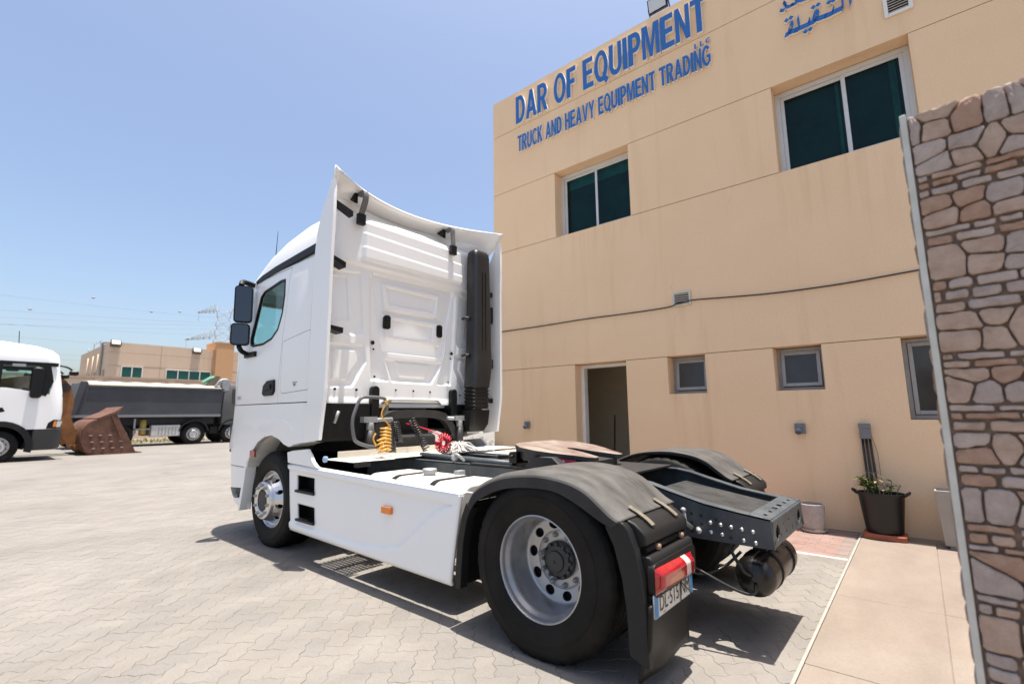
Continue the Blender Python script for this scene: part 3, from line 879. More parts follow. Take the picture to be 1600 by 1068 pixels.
def stone(poly, h, mt):
    """flat faced, chipped cladding stone: rough rim, uneven face"""
    cx = sum(p[0] for p in poly) / len(poly); cz = sum(p[1] for p in poly) / len(poly)
    n = len(poly)
    far_ = cx < -.46
    bm = FIELD if far_ else B()
    nf0 = len(bm.faces)
    def ring(inset, y, jit):
        out = []
        for p in poly:
            d = Vector((p[0] - cx, p[1] - cz)); L_ = max(1e-4, d.length)
            k = max(.15, 1 - inset / L_)
            out.append(bm.verts.new((cx + d.x * k, y + rs.uniform(-jit, jit), cz + d.y * k)))
        return out
    R_ = [ring(0, -.02, 0), ring(0, h * .6, .0012), ring(.0025, h * .92, .0016), ring(.010, h, .0026)]
    for q, r in zip(R_, R_[1:]):
        for i in range(n): bm.faces.new((q[i], r[i], r[(i + 1) % n], q[(i + 1) % n]))
    ctr = bm.verts.new((cx, h + rs.uniform(-.0015, .002), cz))
    for i in range(n): bm.faces.new((R_[-1][i], ctr, R_[-1][(i + 1) % n]))
    if far_:
        bm.faces.ensure_lookup_table()
        for f in bm.faces[nf0:]: f.material_index = stone_ms.index(mt)
        return
    bmesh.ops.recalc_face_normals(bm, faces=bm.faces)
    return finish('stone', bm, mt, sw, smooth=True, angle=38)
FIELD = B()
def clip_half(poly, p, nrm):
    out = []
    for i in range(len(poly)):
        a_, b_ = poly[i], poly[(i + 1) % len(poly)]
        da, db = (a_ - p).dot(nrm), (b_ - p).dot(nrm)
        if da <= 0: out.append(a_)
        if (da < 0) != (db < 0) and abs(da - db) > 1e-9: out.append(a_.lerp(b_, da / (da - db)))
    return out
def chip(poly, jit=.0025, cut=.22):
    """cut the corners and roughen the outline"""
    n = len(poly); res = []
    for i in range(n):
        p0, p1, p2 = poly[i - 1], poly[i], poly[(i + 1) % n]
        l1, l2 = (p1 - p0).length, (p2 - p1).length
        c_ = min(cut * min(l1, l2), .009) * rs.uniform(.6, 1.2)
        if l1 > 1e-4 and l2 > 1e-4: res += [p1 + (p0 - p1) / l1 * c_, p1 + (p2 - p1) / l2 * c_]
    out = []
    for i in range(len(res)):
        a_, b_ = res[i], res[(i + 1) % len(res)]
        out.append(a_)
        L_ = (b_ - a_).length
        for q in range(1, int(L_ / .028) + 1):
            t_ = q / (int(L_ / .028) + 1); e_ = (b_ - a_) / L_
            out.append(a_ + (b_ - a_) * t_ + Vector((-e_.y, e_.x)) * rs.uniform(-jit, jit))
    return [(v.x, v.y) for v in out]
def course_slab(x0, x1, z0, z1):
    w_, h = x1 - x0, z1 - z0
    j = lambda k: rs.uniform(-k, k)
    p = [Vector((x0 + abs(j(.006)), z0 + abs(j(.004)))), Vector((x1 - abs(j(.006)), z0 + abs(j(.004)))), Vector((x1 - abs(j(.006)), z1 - abs(j(.005)))), Vector((x0 + abs(j(.006)), z1 - abs(j(.005))))]
    return chip(p)
def rubble(x0, x1, z0, z1):
    """irregular polygons that fill a band, Voronoi cells of jittered seeds"""
    seeds = []
    x = x0 + .03
    while x < x1:
        k = 2 if rs.random() < .55 else 1
        st = rs.uniform(.045, .08)
        for q in range(k):
            seeds.append(Vector((x + rs.uniform(-.018, .018), z0 + (z1 - z0) * ((q + .5) / k) + rs.uniform(-.014, .014))))
        x += st
    for i, s_ in enumerate(seeds):
        poly = [Vector((x0, z0)), Vector((x1, z0)), Vector((x1, z1)), Vector((x0, z1))]
        for k, t_ in enumerate(seeds):
            if k == i or abs(t_.x - s_.x) > .3: continue
            d = t_ - s_
            poly = clip_half(poly, (s_ + t_) / 2 - d.normalized() * .0026, d.normalized())
            if len(poly) < 3: break
        if len(poly) < 3: continue
        ar_ = abs(sum(poly[q].x * poly[(q + 1) % len(poly)].y - poly[(q + 1) % len(poly)].x * poly[q].y for q in range(len(poly)))) / 2
        if ar_ < .0006: continue
        yield chip(poly)
z = .0
row = 0
kinds = ['rub', 'slab', 'slab', 'rub', 'slab', 'slab', 'slab']
while z < 2.335:
    kd = kinds[row % len(kinds)]
    rem = 2.345 - z
    if rem < .125: kd = 'rub' if rem > .06 else 'slab'
    if kd == 'rub':
        h = rem if rem < .125 else min(rs.uniform(.085, .12), rem)
        if h > .05:
            for pl_ in rubble(-1.58, -.025, z, z + h): stone(pl_, rs.uniform(.006, .011), rs.choices(stone_ms, (5, 3, 3, 1))[0])
    else:
        h = min(rs.choice([rs.uniform(.016, .024), rs.uniform(.024, .036)]), 2.345 - z)
        if rem < .06: h = rem
        if h < .012: break
        x = -.025; first = True
        while x > -1.44:
            L_ = rs.uniform(.05, .14)
            if first: L_ *= rs.uniform(.35, .95); first = False
            stone(course_slab(x - L_, x, z, z + h), rs.uniform(.006, .012), rs.choices(stone_ms, (3, 3, 3, 4))[0])
            x -= L_ + rs.uniform(.0025, .0055)
    z += h + rs.uniform(.003, .0055)
    row += 1
bmesh.ops.recalc_face_normals(FIELD, faces=FIELD.faces)
fld = finish('stone_field', FIELD, stone_ms, sw, smooth=True, angle=38); fld['kind'] = 'stuff'
# ragged render on the wall's end, seen as a rough edge past the trim
zz = .01
while zz < 2.30:
    h = min(rs.uniform(.05, .14), 2.335 - zz)
    bm = B(); poly = [(.001, zz), (.003 + rs.uniform(0, .004), zz + h * .2), (.003 + rs.uniform(0, .004), zz + h * .8), (.001, zz + h)]
    prism(bm, [(-.006, zz)] + poly + [(-.006, zz + h)], -.115, -.02, 'Y'); finish('edge_stone', bm, rs.choice(stone_ms), sw, smooth=False)
    zz += h + .008

# ------------------------------------------------------------------ pots by the wall
t = thing('fluted_pot', 'white fluted pot on a saucer standing against the wall', 'plant pot', (-.68, -3.13, 0))
def flute(i, j): return 0
bm = B()
nf = 108
prof = [(.0, .022), (.100, .022), (.110, .035), (.118, .12), (.122, .22), (.124, .285), (.124, .31), (.110, .312), (.108, .27), (0, .268)]
lathe(bm, prof, 'Z', nf, rmod=lambda i, j: (-.004 if (j % 4 == 0) and 2 <= i <= 5 else 0))
finish('pot', bm, pot_white, t, smooth=True, angle=50)
bm = B(); lathe(bm, [(0, .0), (.105, 0), (.125, .012), (.134, .038), (.128, .038), (.112, .018), (0, .018)], 'Z', 40); finish('saucer', bm, pot_white, t, smooth=True)
bm = B(); lathe(bm, [(.107, .272), (0, .28)], 'Z', 24); finish('soil', bm, soil, t)

t = thing('black_tub', 'black plastic tub with two handles and a leafy seedling on a terracotta tray', 'plant pot', (-1.335, -3.17, .018))
def ell(bm, prof, sx, sy, n=40):
    r = lathe(bm, prof, 'Z', n)
    for v in bm.verts: v.co.x *= sx; v.co.y *= sy
bm = B(); ell(bm, [(0, .055), (.155, .055), (.165, .075), (.205, .44), (.218, .455), (.218, .475), (.205, .475), (.198, .43), (0, .42)], 1., .78)
finish('tub', bm, tub_black, t, smooth=True, angle=50)
for sx in (-1, 1):
    bm = B(); tube(bm, smooth_path([(sx * .205, -.06, .455), (sx * .245, -.045, .485), (sx * .25, 0, .495), (sx * .245, .045, .485), (sx * .205, .06, .455)], 4), .011, 8); finish('handle', bm, tub_black, t)
bm = B(); ell(bm, [(.198, .425), (0, .435)], 1, .78, 24); finish('soil', bm, soil, t)
bm = B(); prism(bm, rrect(-.19, .19, -.15, .15, .05), 0, .055, 'Z'); finish('tray', bm, terracotta, t, bevel=.008)
rl = random.Random(5)
def leaf(bm, p, d, L_, wd, droop=.3):
    d = Vector(d).normalized(); s = d.cross(Vector((0, 0, 1)))
    if s.length < .1: s = Vector((1, 0, 0))
    s.normalize(); up = s.cross(d)
    p = Vector(p)
    a = [p, p + d * L_ * .35 + s * wd * .5 - up * 0, p + d * L_ * .35 - s * wd * .5, p + d * L_ * .75 + s * wd * .36 - Vector((0, 0, droop * L_ * .3)), p + d * L_ * .75 - s * wd * .36 - Vector((0, 0, droop * L_ * .3)), p + d * L_ - Vector((0, 0, droop * L_ * .7))]
    V = [bm.verts.new(q) for q in a]
    bm.faces.new((V[0], V[1], V[2])); bm.faces.new((V[2], V[1], V[3], V[4])); bm.faces.new((V[4], V[3], V[5]))
def seedling(parent, spots, base_z):
    for (x, y, h, kind, lean, nl) in spots:
        mt = leaf_dry if kind == 'dry' else leaf_green
        pts = smooth_path([(x, y, base_z), (x + lean * .4, y, base_z + h * .5), (x + lean, y + .01, base_z + h)], 4)
        bm = B(); tube(bm, pts, .005, 6); st = finish('stem', bm, leaf_dry if kind == 'dry' else mat('stem_green', (.16, .2, .07), .6), parent)
        bm = B()
        for k in range(nl):
            q = pts[-1 - (k * 5 // max(1, nl))] if k else pts[-1]
            a = rl.uniform(0, 2 * PI)
            leaf(bm, q, (math.cos(a), math.sin(a), rl.uniform(-.1, .9)), rl.uniform(.06, .11), rl.uniform(.028, .048), rl.uniform(.1, .6))
        finish('foliage', bm, mt, parent)
seedling(t, [(.13, .05, .20, 'g', .02, 26), (.09, .0, .13, 'g', -.01, 20), (.11, -.04, .16, 'g', .02, 16), (.05, .06, .10, 'g', .02, 9), (-.0, .03, .25, 'dry', .04, 10), (-.02, .03, .12, 'dry', -.03, 4), (-.09, .04, .17, 'g', -.02, 6), (-.13, .02, .14, 'g', -.05, 5), (-.06, -.02, .10, 'g', -.03, 5)], .43)

t = thing('stone_planter', 'tall pale square planter on the slab behind the stone wall', 'planter', (-1.95, -3.12, .018))
bm = B()
o_ = [(-.15, -.12), (.15, -.12), (.15, .12), (-.15, .12)]
def sq(k, z_): return [(x * k, y * k, z_) for x, y in o_]
loft(bm, [sq(.9, .03), sq(1.12, .56), sq(1.0, .56), sq(.95, .48)], True, True)
finish('planter', bm, planter_mat, t, bevel=.005)
bm = B(); box(bm, -.1, .1, -.09, .09, 0, .03); finish('foot', bm, planter_mat, t)
bm = B(); tube(bm, smooth_path([(.03, .13, .33), (.04, .145, .3), (.03, .15, .26), (.04, .14, .22)], 4), .006, 6); finish('hook', bm, dark_metal, t)

t = thing('corner_shrub', 'small yellow green shrub in a dark box beyond the building corner', 'shrub', (4.78, -3.2, 0))
bm = B(); box(bm, -.45, .45, -.2, .2, 0, .62); finish('box', bm, black_plastic, t, bevel=.01)
bm = B()
for k in range(420):
    a, b_ = rl.uniform(0, 2 * PI), rl.uniform(0, 1)
    r_ = .42 * math.sqrt(b_)
    leaf(bm, (r_ * math.cos(a), .5 * r_ * math.sin(a), .62 + rl.uniform(0, .34) * (1 - b_ * .6)), (math.cos(a), math.sin(a), rl.uniform(-.2, .8)), rl.uniform(.04, .08), .03)
finish('foliage', bm, leaf_green, t)

# ------------------------------------------------------------------ the white tractor truck (x forward, y left, origin under the rear axle)
tk = thing('tractor_truck', 'white two axle tractor truck without trailer parked along the building', 'truck')
def plan(z, xr, xf, w_, rfx, rfy, rr=.05):
    out = []
    for cx, cy, ax_, ay_, a0, n in ((xf - rfx, -w_ + rfy, rfx, rfy, -90, 9), (xf - rfx, w_ - rfy, rfx, rfy, 0, 9), (xr + rr, w_ - rr, rr, rr, 90, 4), (xr + rr, -w_ + rr, rr, rr, 180, 4)):
        for k in range(n):
            a = R(a0 + 90 * k / (n - 1)); out.append((cx + ax_ * math.cos(a), cy + ay_ * math.sin(a), z))
    return out
def shell(name, levels, mt):
    bm = B(); loft(bm, [plan(*l) for l in levels]); return finish(name, bm, mt)
# one shell holds cab and roof; the lower body is a second one
lev_up = [(1.515, 2.83, 5.06, 1.236, .55, .36), (1.8, 2.83, 5.08, 1.241, .55, .36), (2.15, 2.83, 5.07, 1.241, .55, .36), (2.9, 2.83, 4.96, 1.228, .55, .38), (3.03, 2.83, 4.91, 1.205, .55, .4),
          (3.05, 2.83, 4.88, 1.185, .55, .4), (3.14, 2.82, 4.78, 1.175, .6, .42), (3.28, 2.81, 4.58, 1.155, .65, .45), (3.40, 2.80, 4.30, 1.125, .7, .5, .07), (3.50, 2.80, 3.95, 1.075, .7, .55, .1), (3.57, 2.82, 3.6, .99, .6, .6, .14), (3.61, 2.86, 3.35, .86, .45, .6, .2)]
cabm = [white, interior_dark]
cab = shell('cab_body', lev_up, cabm)
def cutter(fn, mi=0):
    bm = B(); fn(bm)
    bmesh.ops.recalc_face_normals(bm, faces=bm.faces)
    o = finish('cutter', bm, cabm)
    for p in o.data.polygons: p.material_index = mi
    return o
WIN = [(3.49, 2.88), (3.60, 2.885), (4.02, 2.83), (4.10, 2.78), (4.30, 2.30), (4.29, 2.23), (4.22, 2.20), (3.93, 2.20), (3.72, 2.24), (3.58, 2.33), (3.50, 2.5), (3.475, 2.7)]
DOOR = [(3.375, 3.0), (3.395, 2.80), (3.41, 2.55), (3.45, 2.2), (3.475, 1.85), (3.49, 1.512), (4.62, 1.512), (4.62, 2.2), (4.40, 2.62), (4.22, 2.93), (4.1, 3.0)]
HATCH = [(3.43, 2.17), (2.845, 2.235), (2.82, 2.20), (2.83, 1.66), (2.86, 1.635), (3.40, 1.615), (3.43, 1.65)]
def grow(poly, d):
    c = (sum(p[0] for p in poly) / len(poly), sum(p[1] for p in poly) / len(poly))
    n = len(poly); res = []
    ar_ = sum(poly[i][0] * poly[(i + 1) % n][1] - poly[(i + 1) % n][0] * poly[i][1] for i in range(n))
    sg_ = 1 if ar_ > 0 else -1
    for i in range(n):
        p0, p1, p2 = Vector(poly[i - 1]), Vector(poly[i]), Vector(poly[(i + 1) % n])
        d1, d2 = (p1 - p0).normalized(), (p2 - p1).normalized()
        q = Vector((d1.y + d2.y, -(d1.x + d2.x))) * sg_
        if q.length < 1e-6: q = Vector((d1.y, -d1.x)) * sg_
        q.normalize()
        k = d / max(.4, q.dot(Vector((d1.y, -d1.x)) * sg_))
        res.append((p1.x + q.x * k, p1.y + q.y * k))
    return res
c_in = cutter(lambda bm: loft(bm, [plan(1.6, 2.95, 4.97, 1.2, .5, .33), plan(2.2, 2.95, 5.0, 1.205, .52, .34), plan(2.9, 2.95, 4.89, 1.195, .52, .35), plan(3.0, 2.95, 4.8, 1.13, .5, .35)]), 1)
c_win = cutter(lambda bm: prism(bm, WIN, -1.5, 1.5, 'Y'), 0)
c_ws = cutter(lambda bm: prism(bm, [(-1.0, 2.1), (1.0, 2.1), (.95, 2.85), (-.95, 2.85)], 4.4, 5.4, 'X'), 0)
cab_full = cab
boolean(cab, [c_in, c_win, c_ws])
c_door_big = cutter(lambda bm: [prism(bm, grow(DOOR, .006), 1.0, 1.5, 'Y')], 1)
c_hatch_big = cutter(lambda bm: prism(bm, grow(HATCH, .005), 1.205, 1.5, 'Y'), 1)
# the two doors and the hatch are the same skin cut along their shut lines
door = cab.copy(); door.data = cab.data.copy(); COL.objects.link(door); door.name = 'door'
c_door = cutter(lambda bm: prism(bm, DOOR, 1.0, 1.5, 'Y'), 1)
boolean(door, [c_door], 'INTERSECT')
hatch = cab.copy(); hatch.data = cab.data.copy(); COL.objects.link(hatch); hatch.name = 'locker_hatch'
c_hatch = cutter(lambda bm: prism(bm, HATCH, 1.21, 1.5, 'Y'), 1)
boolean(hatch, [c_hatch], 'INTERSECT')
boolean(cab, [c_door_big, c_hatch_big])
drop(c_in, c_win, c_ws, c_door_big, c_hatch_big, c_door, c_hatch)
for o in (cab, door, hatch):
    o.parent = tk
    o.data.shade_smooth(); o.data.set_sharp_from_angle(angle=R(28))
# lower cab body with the front wheel arch
ARCH = [(1.5, 0), (1.5, 1.16), (2.75, 1.135), (3.06, 1.09), (3.16, 1.065), (3.26, 1.085), (3.38, 1.135), (3.56, 1.17), (3.74, 1.15), (3.9, 1.09), (4.03, .99), (4.13, .88), (4.20, .76), (4.25, .6), (4.29, .3), (4.3, 0)]
low = shell('cab_lower_body', [(.80, 2.85, 5.08, 1.232, .55, .36), (1.1, 2.85, 5.085, 1.241, .55, .36), (1.505, 2.85, 5.07, 1.237, .55, .36)], cabm)
c1 = cutter(lambda bm: prism(bm, ARCH, -2, 2, 'Y'), 1)
c2 = cutter(lambda bm: box(bm, 2.7, 4.6, -.98, .98, .5, 1.46), 1)
boolean(low, [c1, c2]); drop(c1, c2)
low.parent = tk; low.data.shade_smooth(); low.data.set_sharp_from_angle(angle=R(28))
bmp = shell('front_bumper', [(.31, 4.27, 4.92, 1.15, .5, .36), (.36, 4.27, 5.0, 1.19, .55, .36), (.5, 4.26, 5.06, 1.215, .55, .36), (.79, 4.2, 5.085, 1.23, .55, .36)], cabm)
c1 = cutter(lambda bm: box(bm, 4.0, 4.75, -1.12, 1.12, .2, 1.0), 1)
c2 = cutter(lambda bm: prism(bm, [(4.30, .44), (4.62, .415), (4.74, .45), (4.74, .53), (4.3, .56)], .9, 1.5, 'Y'), 1)
boolean(bmp, [c1, c2]); drop(c1, c2)
bmp.parent = tk; bmp.data.shade_smooth(); bmp.data.set_sharp_from_angle(angle=R(28))
# flare: raised rim round the wheel arch
for s in (1, -1):
    inner = [(3.12, 1.068), (3.26, 1.085), (3.38, 1.135), (3.56, 1.17), (3.74, 1.15), (3.9, 1.09), (4.03, .99), (4.13, .885), (4.19, .81)]
    outer = [(4.10, 1.05), (4.02, 1.17), (3.9, 1.27), (3.72, 1.34), (3.54, 1.36), (3.34, 1.35), (3.2, 1.31), (3.08, 1.22), (3.02, 1.10)]
    bm = B(); y0, y1 = (1.18, 1.2475) if s > 0 else (-1.2475, -1.18)
    prism(bm, inner + [(4.17, .9)] + outer, y0, y1, 'Y'); finish('arch_flare', bm, white, tk, bevel=.008, seg=3)
    # corner deflector blade between bumper and wheel
    bm = B(); P_ = [(4.19, .80), (4.25, .80), (4.27, .62), (4.315, .42), (4.33, .31), (4.29, .31), (4.24, .5), (4.21, .64)]
    prism(bm, P_, *((1.12, 1.243) if s > 0 else (-1.243, -1.12)), axis='Y'); finish('corner_blade', bm, white, tk, bevel=.008)
    bm = B(); box(bm, 4.27, 4.7, *((.75, 1.14) if s > 0 else (-1.14, -.75)), .395, .425); finish('entry_step', bm, black_plastic, tk, bevel=.005)
    bm = B(); prism(bm, rrect(3.94, 4.07, .925, .995, .012), *((1.235, 1.256) if s > 0 else (-1.256, -1.235)), axis='Y'); finish('side_reflector', bm, mat('reflector_red', (.28, .03, .012), .25, coat=.5), tk, bevel=.004)
    # headlamp
    bm = B(); prism(bm, [(4.78, 1.30), (4.66, 1.31), (4.63, 1.2), (4.64, 1.03), (4.7, .95), (4.86, .94), (4.9, 1.3)], *((1.05, 1.19) if s > 0 else (-1.19, -1.05)), axis='Y')
    hl = finish('headlamp', bm, black_plastic, tk, bevel=.01)
    bm = B(); prism(bm, [(4.80, 1.27), (4.69, 1.28), (4.665, 1.19), (4.67, 1.05), (4.72, .985), (4.84, .97)], *((1.19, 1.197) if s > 0 else (-1.197, -1.19)), axis='Y'); finish('lens', bm, clear_lens, hl)
# window seals, panes, handle
for s in (1, -1):
    par = door if s > 0 else tk
    y0 = 1.217 if s > 0 else -1.217
    bm = B(); prism(bm, grow(WIN, .004), y0 - .003, y0 + .003, 'Y'); finish('side_window', bm, cab_glass, par)
    bm = B()
    a = grow(WIN, .012); b_ = grow(WIN, -.012)
    yy = 1.244 if s > 0 else -1.244
    yi = 1.225 if s > 0 else -1.225
    n = len(a)
    def ysurf(z_): return (1.241 - max(0, z_ - 2.15) / .75 * .013 + .004) * s
    VA = [bm.verts.new((p[0], ysurf(p[1]), p[1])) for p in a]; VB = [bm.verts.new((p[0], ysurf(p[1]), p[1])) for p in b_]; VC = [bm.verts.new((p[0], 1.213 * s, p[1])) for p in b_]; VD = [bm.verts.new((p[0], 1.213 * s, p[1])) for p in a]
    for q, r in ((VA, VB), (VB, VC), (VD, VA)):
        for i in range(n): bm.faces.new((q[i], q[(i + 1) % n], r[(i + 1) % n], r[i]))
    bmesh.ops.recalc_face_normals(bm, faces=bm.faces)
    finish('window_seal', bm, black_plastic, par)
bm = B(); prism(bm, [(-.99, 2.105), (.99, 2.105), (.94, 2.845), (-.94, 2.845)], 4.90, 4.906, 'X')
for v in bm.verts: v.co.x += (2.1 - v.co.z) * .13 + .08
finish('windscreen', bm, cab_glass, tk)
bm = B(); prism(bm, [(3.845, 1.62), (3.83, 1.715), (3.74, 1.765), (3.56, 1.77), (3.55, 1.64), (3.60, 1.60), (3.80, 1.595)], 1.23, 1.262, 'Y'); hd = finish('door_handle', bm, black_plastic, door, bevel=.012, seg=3)
bm = B(); prism(bm, [(3.79, 1.65), (3.78, 1.70), (3.62, 1.725), (3.61, 1.67)], 1.262, 1.274, 'Y'); finish('handle_grip', bm, grey_plastic, hd, bevel=.005)
bm = B(); lathe(bm, [(0, .012), (.013, .012), (.015, 0), (.015, -.02)], 'Y', 16, (3.1, 1.242, 1.695)); box(bm, 3.05, 3.15, 1.236, 1.246, 1.715, 1.722); finish('hatch_lock', bm, galv, hatch)
# model plate digits on the door front
def flat_text(body, size, mt, parent, mw, name='lettering'):
    me = glyph(body, 1, 0, 0.0)
    bm = B(); bm.from_mesh(me); bpy.data.meshes.remove(me)
    for v in bm.verts: v.co *= size
    o = finish(name, bm, mt, parent); o.matrix_local = mw
    return o
MY = Matrix(((-1, 0, 0), (0, 0, 1), (0, 1, 0))).to_4x4()      # text x -> -x, up -> z, faces +y
mm = MY.copy(); mm.translation = (4.59, 1.2455, 1.575); flat_text('1845', .062, mat('badge_grey', (.10, .10, .105), .4), tk, mm, 'model_number')
# roof gutter trim
for s in (1, -1):
    bm = B()
    pts = [(2.78, 3.16), (3.3, 3.13), (3.8, 3.10), (4.15, 3.06), (4.32, 3.02)]
    low_ = [(4.30, 2.97), (4.12, 2.99), (3.8, 3.02), (3.3, 3.05), (2.80, 3.075)]
    prism(bm, pts + low_, *((1.13, 1.222) if s > 0 else (-1.222, -1.13)), axis='Y'); finish('roof_trim', bm, grey_plastic, tk, bevel=.006)
# antenna
bm = B(); tube(bm, [(4.22, 1.04, 3.20), (4.22, 1.05, 3.24)], .02, 10); tube(bm, [(4.22, 1.05, 3.23), (4.16, 1.07, 3.36), (4.07, 1.10, 3.64)], [.008, .005, .0025], 6); finish('antenna', bm, black_plastic, tk)
# roof air spoiler with trailing edge curved in plan
def spoiler(u, v):
    y = u; ay = abs(y) / 1.26
    xt = 2.86 - .41 * ay ** 2
    xl = 3.95 - .9 * ay ** 2.2
    zl = 3.60 - .15 * ay ** 2.5
    x = xl + (xt - xl) * v
    k = 1.3 + 1.5 * ay ** 3
    return (x, y * (.84 + .16 * v ** .7), zl + (3.865 - zl) * v ** k)
bm = B(); relief(bm, lin(-1.262, 1.262, 41), lin(0, 1, 21), spoiler); finish('roof_spoiler', bm, white, tk, solid=.022, soff=-1)
# lip under the spoiler that closes it to the roof
bm = B()
def under(u, v):
    p, q = Vector(spoiler(u, .80)), Vector((2.93, u * .83, 3.57))
    return p.lerp(q, v) + Vector((0, 0, -.015))
relief(bm, lin(-1.2, 1.2, 31), lin(0, 1, 6), under); finish('spoiler_underside', bm, white, tk, solid=.012, soff=0)
for y in (.80, -.56):
    bm = B(); x0 = 2.86 - .41 * (y / 1.26) ** 2
    pth = smooth_path([(x0 + .05, y, 3.79), (x0 - .06, y, 3.80), (x0 - .075, y, 3.70), (2.69, y, 3.56), (2.70, y, 3.48)], 5)
    bar(bm, pth, (0, 1, 0), .03, .012)
    br = finish('spoiler_bracket', bm, mat('bracket_grey', (.12, .12, .12), .45), tk)
    bm = B(); box(bm, 2.665, 2.72, y - .045, y + .045, 3.44, 3.56); finish('bracket_foot', bm, black_plastic, br, bevel=.005)
    bm = B(); prism(bm, [(x0 + .03, 3.80), (x0 + .16, 3.77), (x0 + .03, 3.68)], y + .03, y + .075, 'Y'); finish('bracket_gusset', bm, black_plastic, br)
# side flaps behind the cab
FLAP = [(2.79, 1.12), (2.53, 1.15), (2.50, 1.36), (2.47, 1.55), (2.465, 1.62), (2.465, 2.98), (2.455, 3.30), (2.46, 3.62), (2.475, 3.74), (2.52, 3.72), (2.55, 3.66), (2.62, 3.55), (2.69, 3.43), (2.75, 3.26), (2.785, 3.06)]
for s in (1, -1):
    bm = B(); prism(bm, FLAP, *((1.22, 1.258) if s > 0 else (-1.258, -1.22)), axis='Y')
    fl = finish('side_flap', bm, white, tk, bevel=.008, seg=3)
    for z_ in ((3.50, 2.97, 2.28) if s > 0 else (3.0, 2.63, 2.05, 1.55)):
        bm = B(); a, b_ = (1.0, 1.215) if s > 0 else (-1.215, -1.09)
        if s > 0:
            tilt = .05 if z_ > 2.9 else .0
            prism(bm, [(1.216, z_ + tilt), (1.0, z_ - .02), (1.0, z_ - .075), (1.216, z_ - .035 + tilt)], *((2.52, 2.60) if z_ > 3.3 else (2.62, 2.76)), axis='X')
        else: box(bm, 2.60, 2.66, a, b_, z_ - .03, z_ + .03)
        finish('flap_bracket', bm, black_plastic, fl)
bm = B(); tube(bm, smooth_path([(2.62, -1.12, 2.72), (2.60, -1.13, 2.5), (2.60, -1.14, 2.3), (2.62, -1.13, 2.05)], 5), .012, 8)
box(bm, 2.58, 2.64, -1.2, -1.08, 2.62, 2.82); box(bm, 2.58, 2.63, -1.2, -1.08, 1.98, 2.1); finish('flap_strut', bm, black_plastic, tk)

# pressed rear wall of the cab
AO = [(1.10, 2.9), (.72, 2.93), (.66, 2.30), (.70, 2.24), (1.10, 2.22)]; AI = [(1.09, 2.83), (.88, 2.85), (.83, 2.38), (1.09, 2.37)]
BO = [(1.06, 2.11), (.64, 2.13), (.62, 1.95), (.77, 1.68), (1.05, 1.67)]; BI = [(1.0, 2.06), (.73, 2.07), (.71, 1.95), (.84, 1.75), (1.0, 1.74)]
mir = lambda P: [(-.06 - y, z_) for y, z_ in P][::-1]
CC = [(.56, 2.955), (-.655, 2.975), (-.485, 2.09), (.405, 2.09)]
DO = [(.446, 2.88), (-.437, 2.885), (-.39, 2.575), (.39, 2.56)]; DI = [(.373, 2.84), (-.372, 2.83), (-.354, 2.645), (.321, 2.64)]
EO = [(.405, 2.51), (-.50, 2.515), (-.455, 2.23), (.365, 2.245)]; EI = [(.279, 2.472), (-.325, 2.465), (-.317, 2.295), (.254, 2.28)]
GO = [(.371, 2.0), (-.474, 2.01), (-.31, 1.75), (.265, 1.755)]; GI = [(.227, 1.985), (-.303, 1.975), (-.213, 1.815), (.157, 1.82)]
H1 = [(.60, 2.93), (.50, 2.90), (.43, 2.15), (.327, 1.757), (.541, 1.755), (.57, 2.2)]; H2 = [(-.70, 2.93), (-.61, 2.90), (-.53, 2.12), (-.413, 1.745), (-.622, 1.745), (-.66, 2.2)]
def press_grid(Y, Z):
    def k(P, wd):
        d = np.full(Y.shape, 1e9); ins = np.zeros(Y.shape, bool); n = len(P)
        for i in range(n):
            ax_, ay_ = P[i]; bx_, by_ = P[(i + 1) % n]; ex, ey = bx_ - ax_, by_ - ay_
            t_ = np.clip(((Y - ax_) * ex + (Z - ay_) * ey) / (ex * ex + ey * ey), 0, 1)
            d = np.minimum(d, (Y - ax_ - ex * t_) ** 2 + (Z - ay_ - ey * t_) ** 2)
            if ay_ != by_: ins ^= ((ay_ > Z) != (by_ > Z)) & (Y < ex * (Z - ay_) / (by_ - ay_) + ax_)
        d = np.sqrt(d); d = np.where(ins, -d, d) - .018 + .0     # rounded corners
        t_ = np.clip((d + .018 + wd) / (2 * wd), 0, 1)
        return 1 - t_ * t_ * (3 - 2 * t_)
    h = -.05 * k(CC, .010)
    h += .045 * k(DO, .008) - .045 * k(DI, .008)
    h += .042 * k(EO, .008) - .042 * k(EI, .008)
    h -= .034 * k(GO, .008); h += .02 * k(GI, .007)
    for P, q in ((AO, -.026), (AI, -.028), (BO, -.026), (BI, .022), (mir(AO), -.026), (mir(AI), -.028), (mir(BO), -.026), (mir(BI), .022), (H1, -.02), (H2, -.02)):
        h = h + q * k(P, .007)
    # ease sharp corners
    for _ in range(2):
        h[1:-1, 1:-1] = (h[1:-1, 1:-1] * 2 + h[:-2, 1:-1] + h[2:, 1:-1] + h[1:-1, :-2] + h[1:-1, 2:]) / 6
    return h
RX = 2.79
bm = B()
YS, ZS = lin(1.10, -1.10, 301), lin(1.49, 3.01, 221)
PG = press_grid(*np.meshgrid(np.array(YS), np.array(ZS)))
YI = {y: i for i, y in enumerate(YS)}; ZI = {z_: j for j, z_ in enumerate(ZS)}
def rearP(y, z_):
    zz_ = z_
    if z_ < 1.56:       # bottom edge rises in the middle
        t_ = (1.56 - z_) / .07
        zz_ = 1.56 - t_ * (.07 - .065 * (1 - sstep(.38, .46, abs(y + .02))))
    x = RX - float(PG[ZI[z_], YI[y]]) + .035 * sstep(1.0, 1.1, abs(y)) - .012 * (1 - sstep(1.5, 1.58, z_))
    return (x, y, zz_)
relief(bm, YS, ZS, rearP)
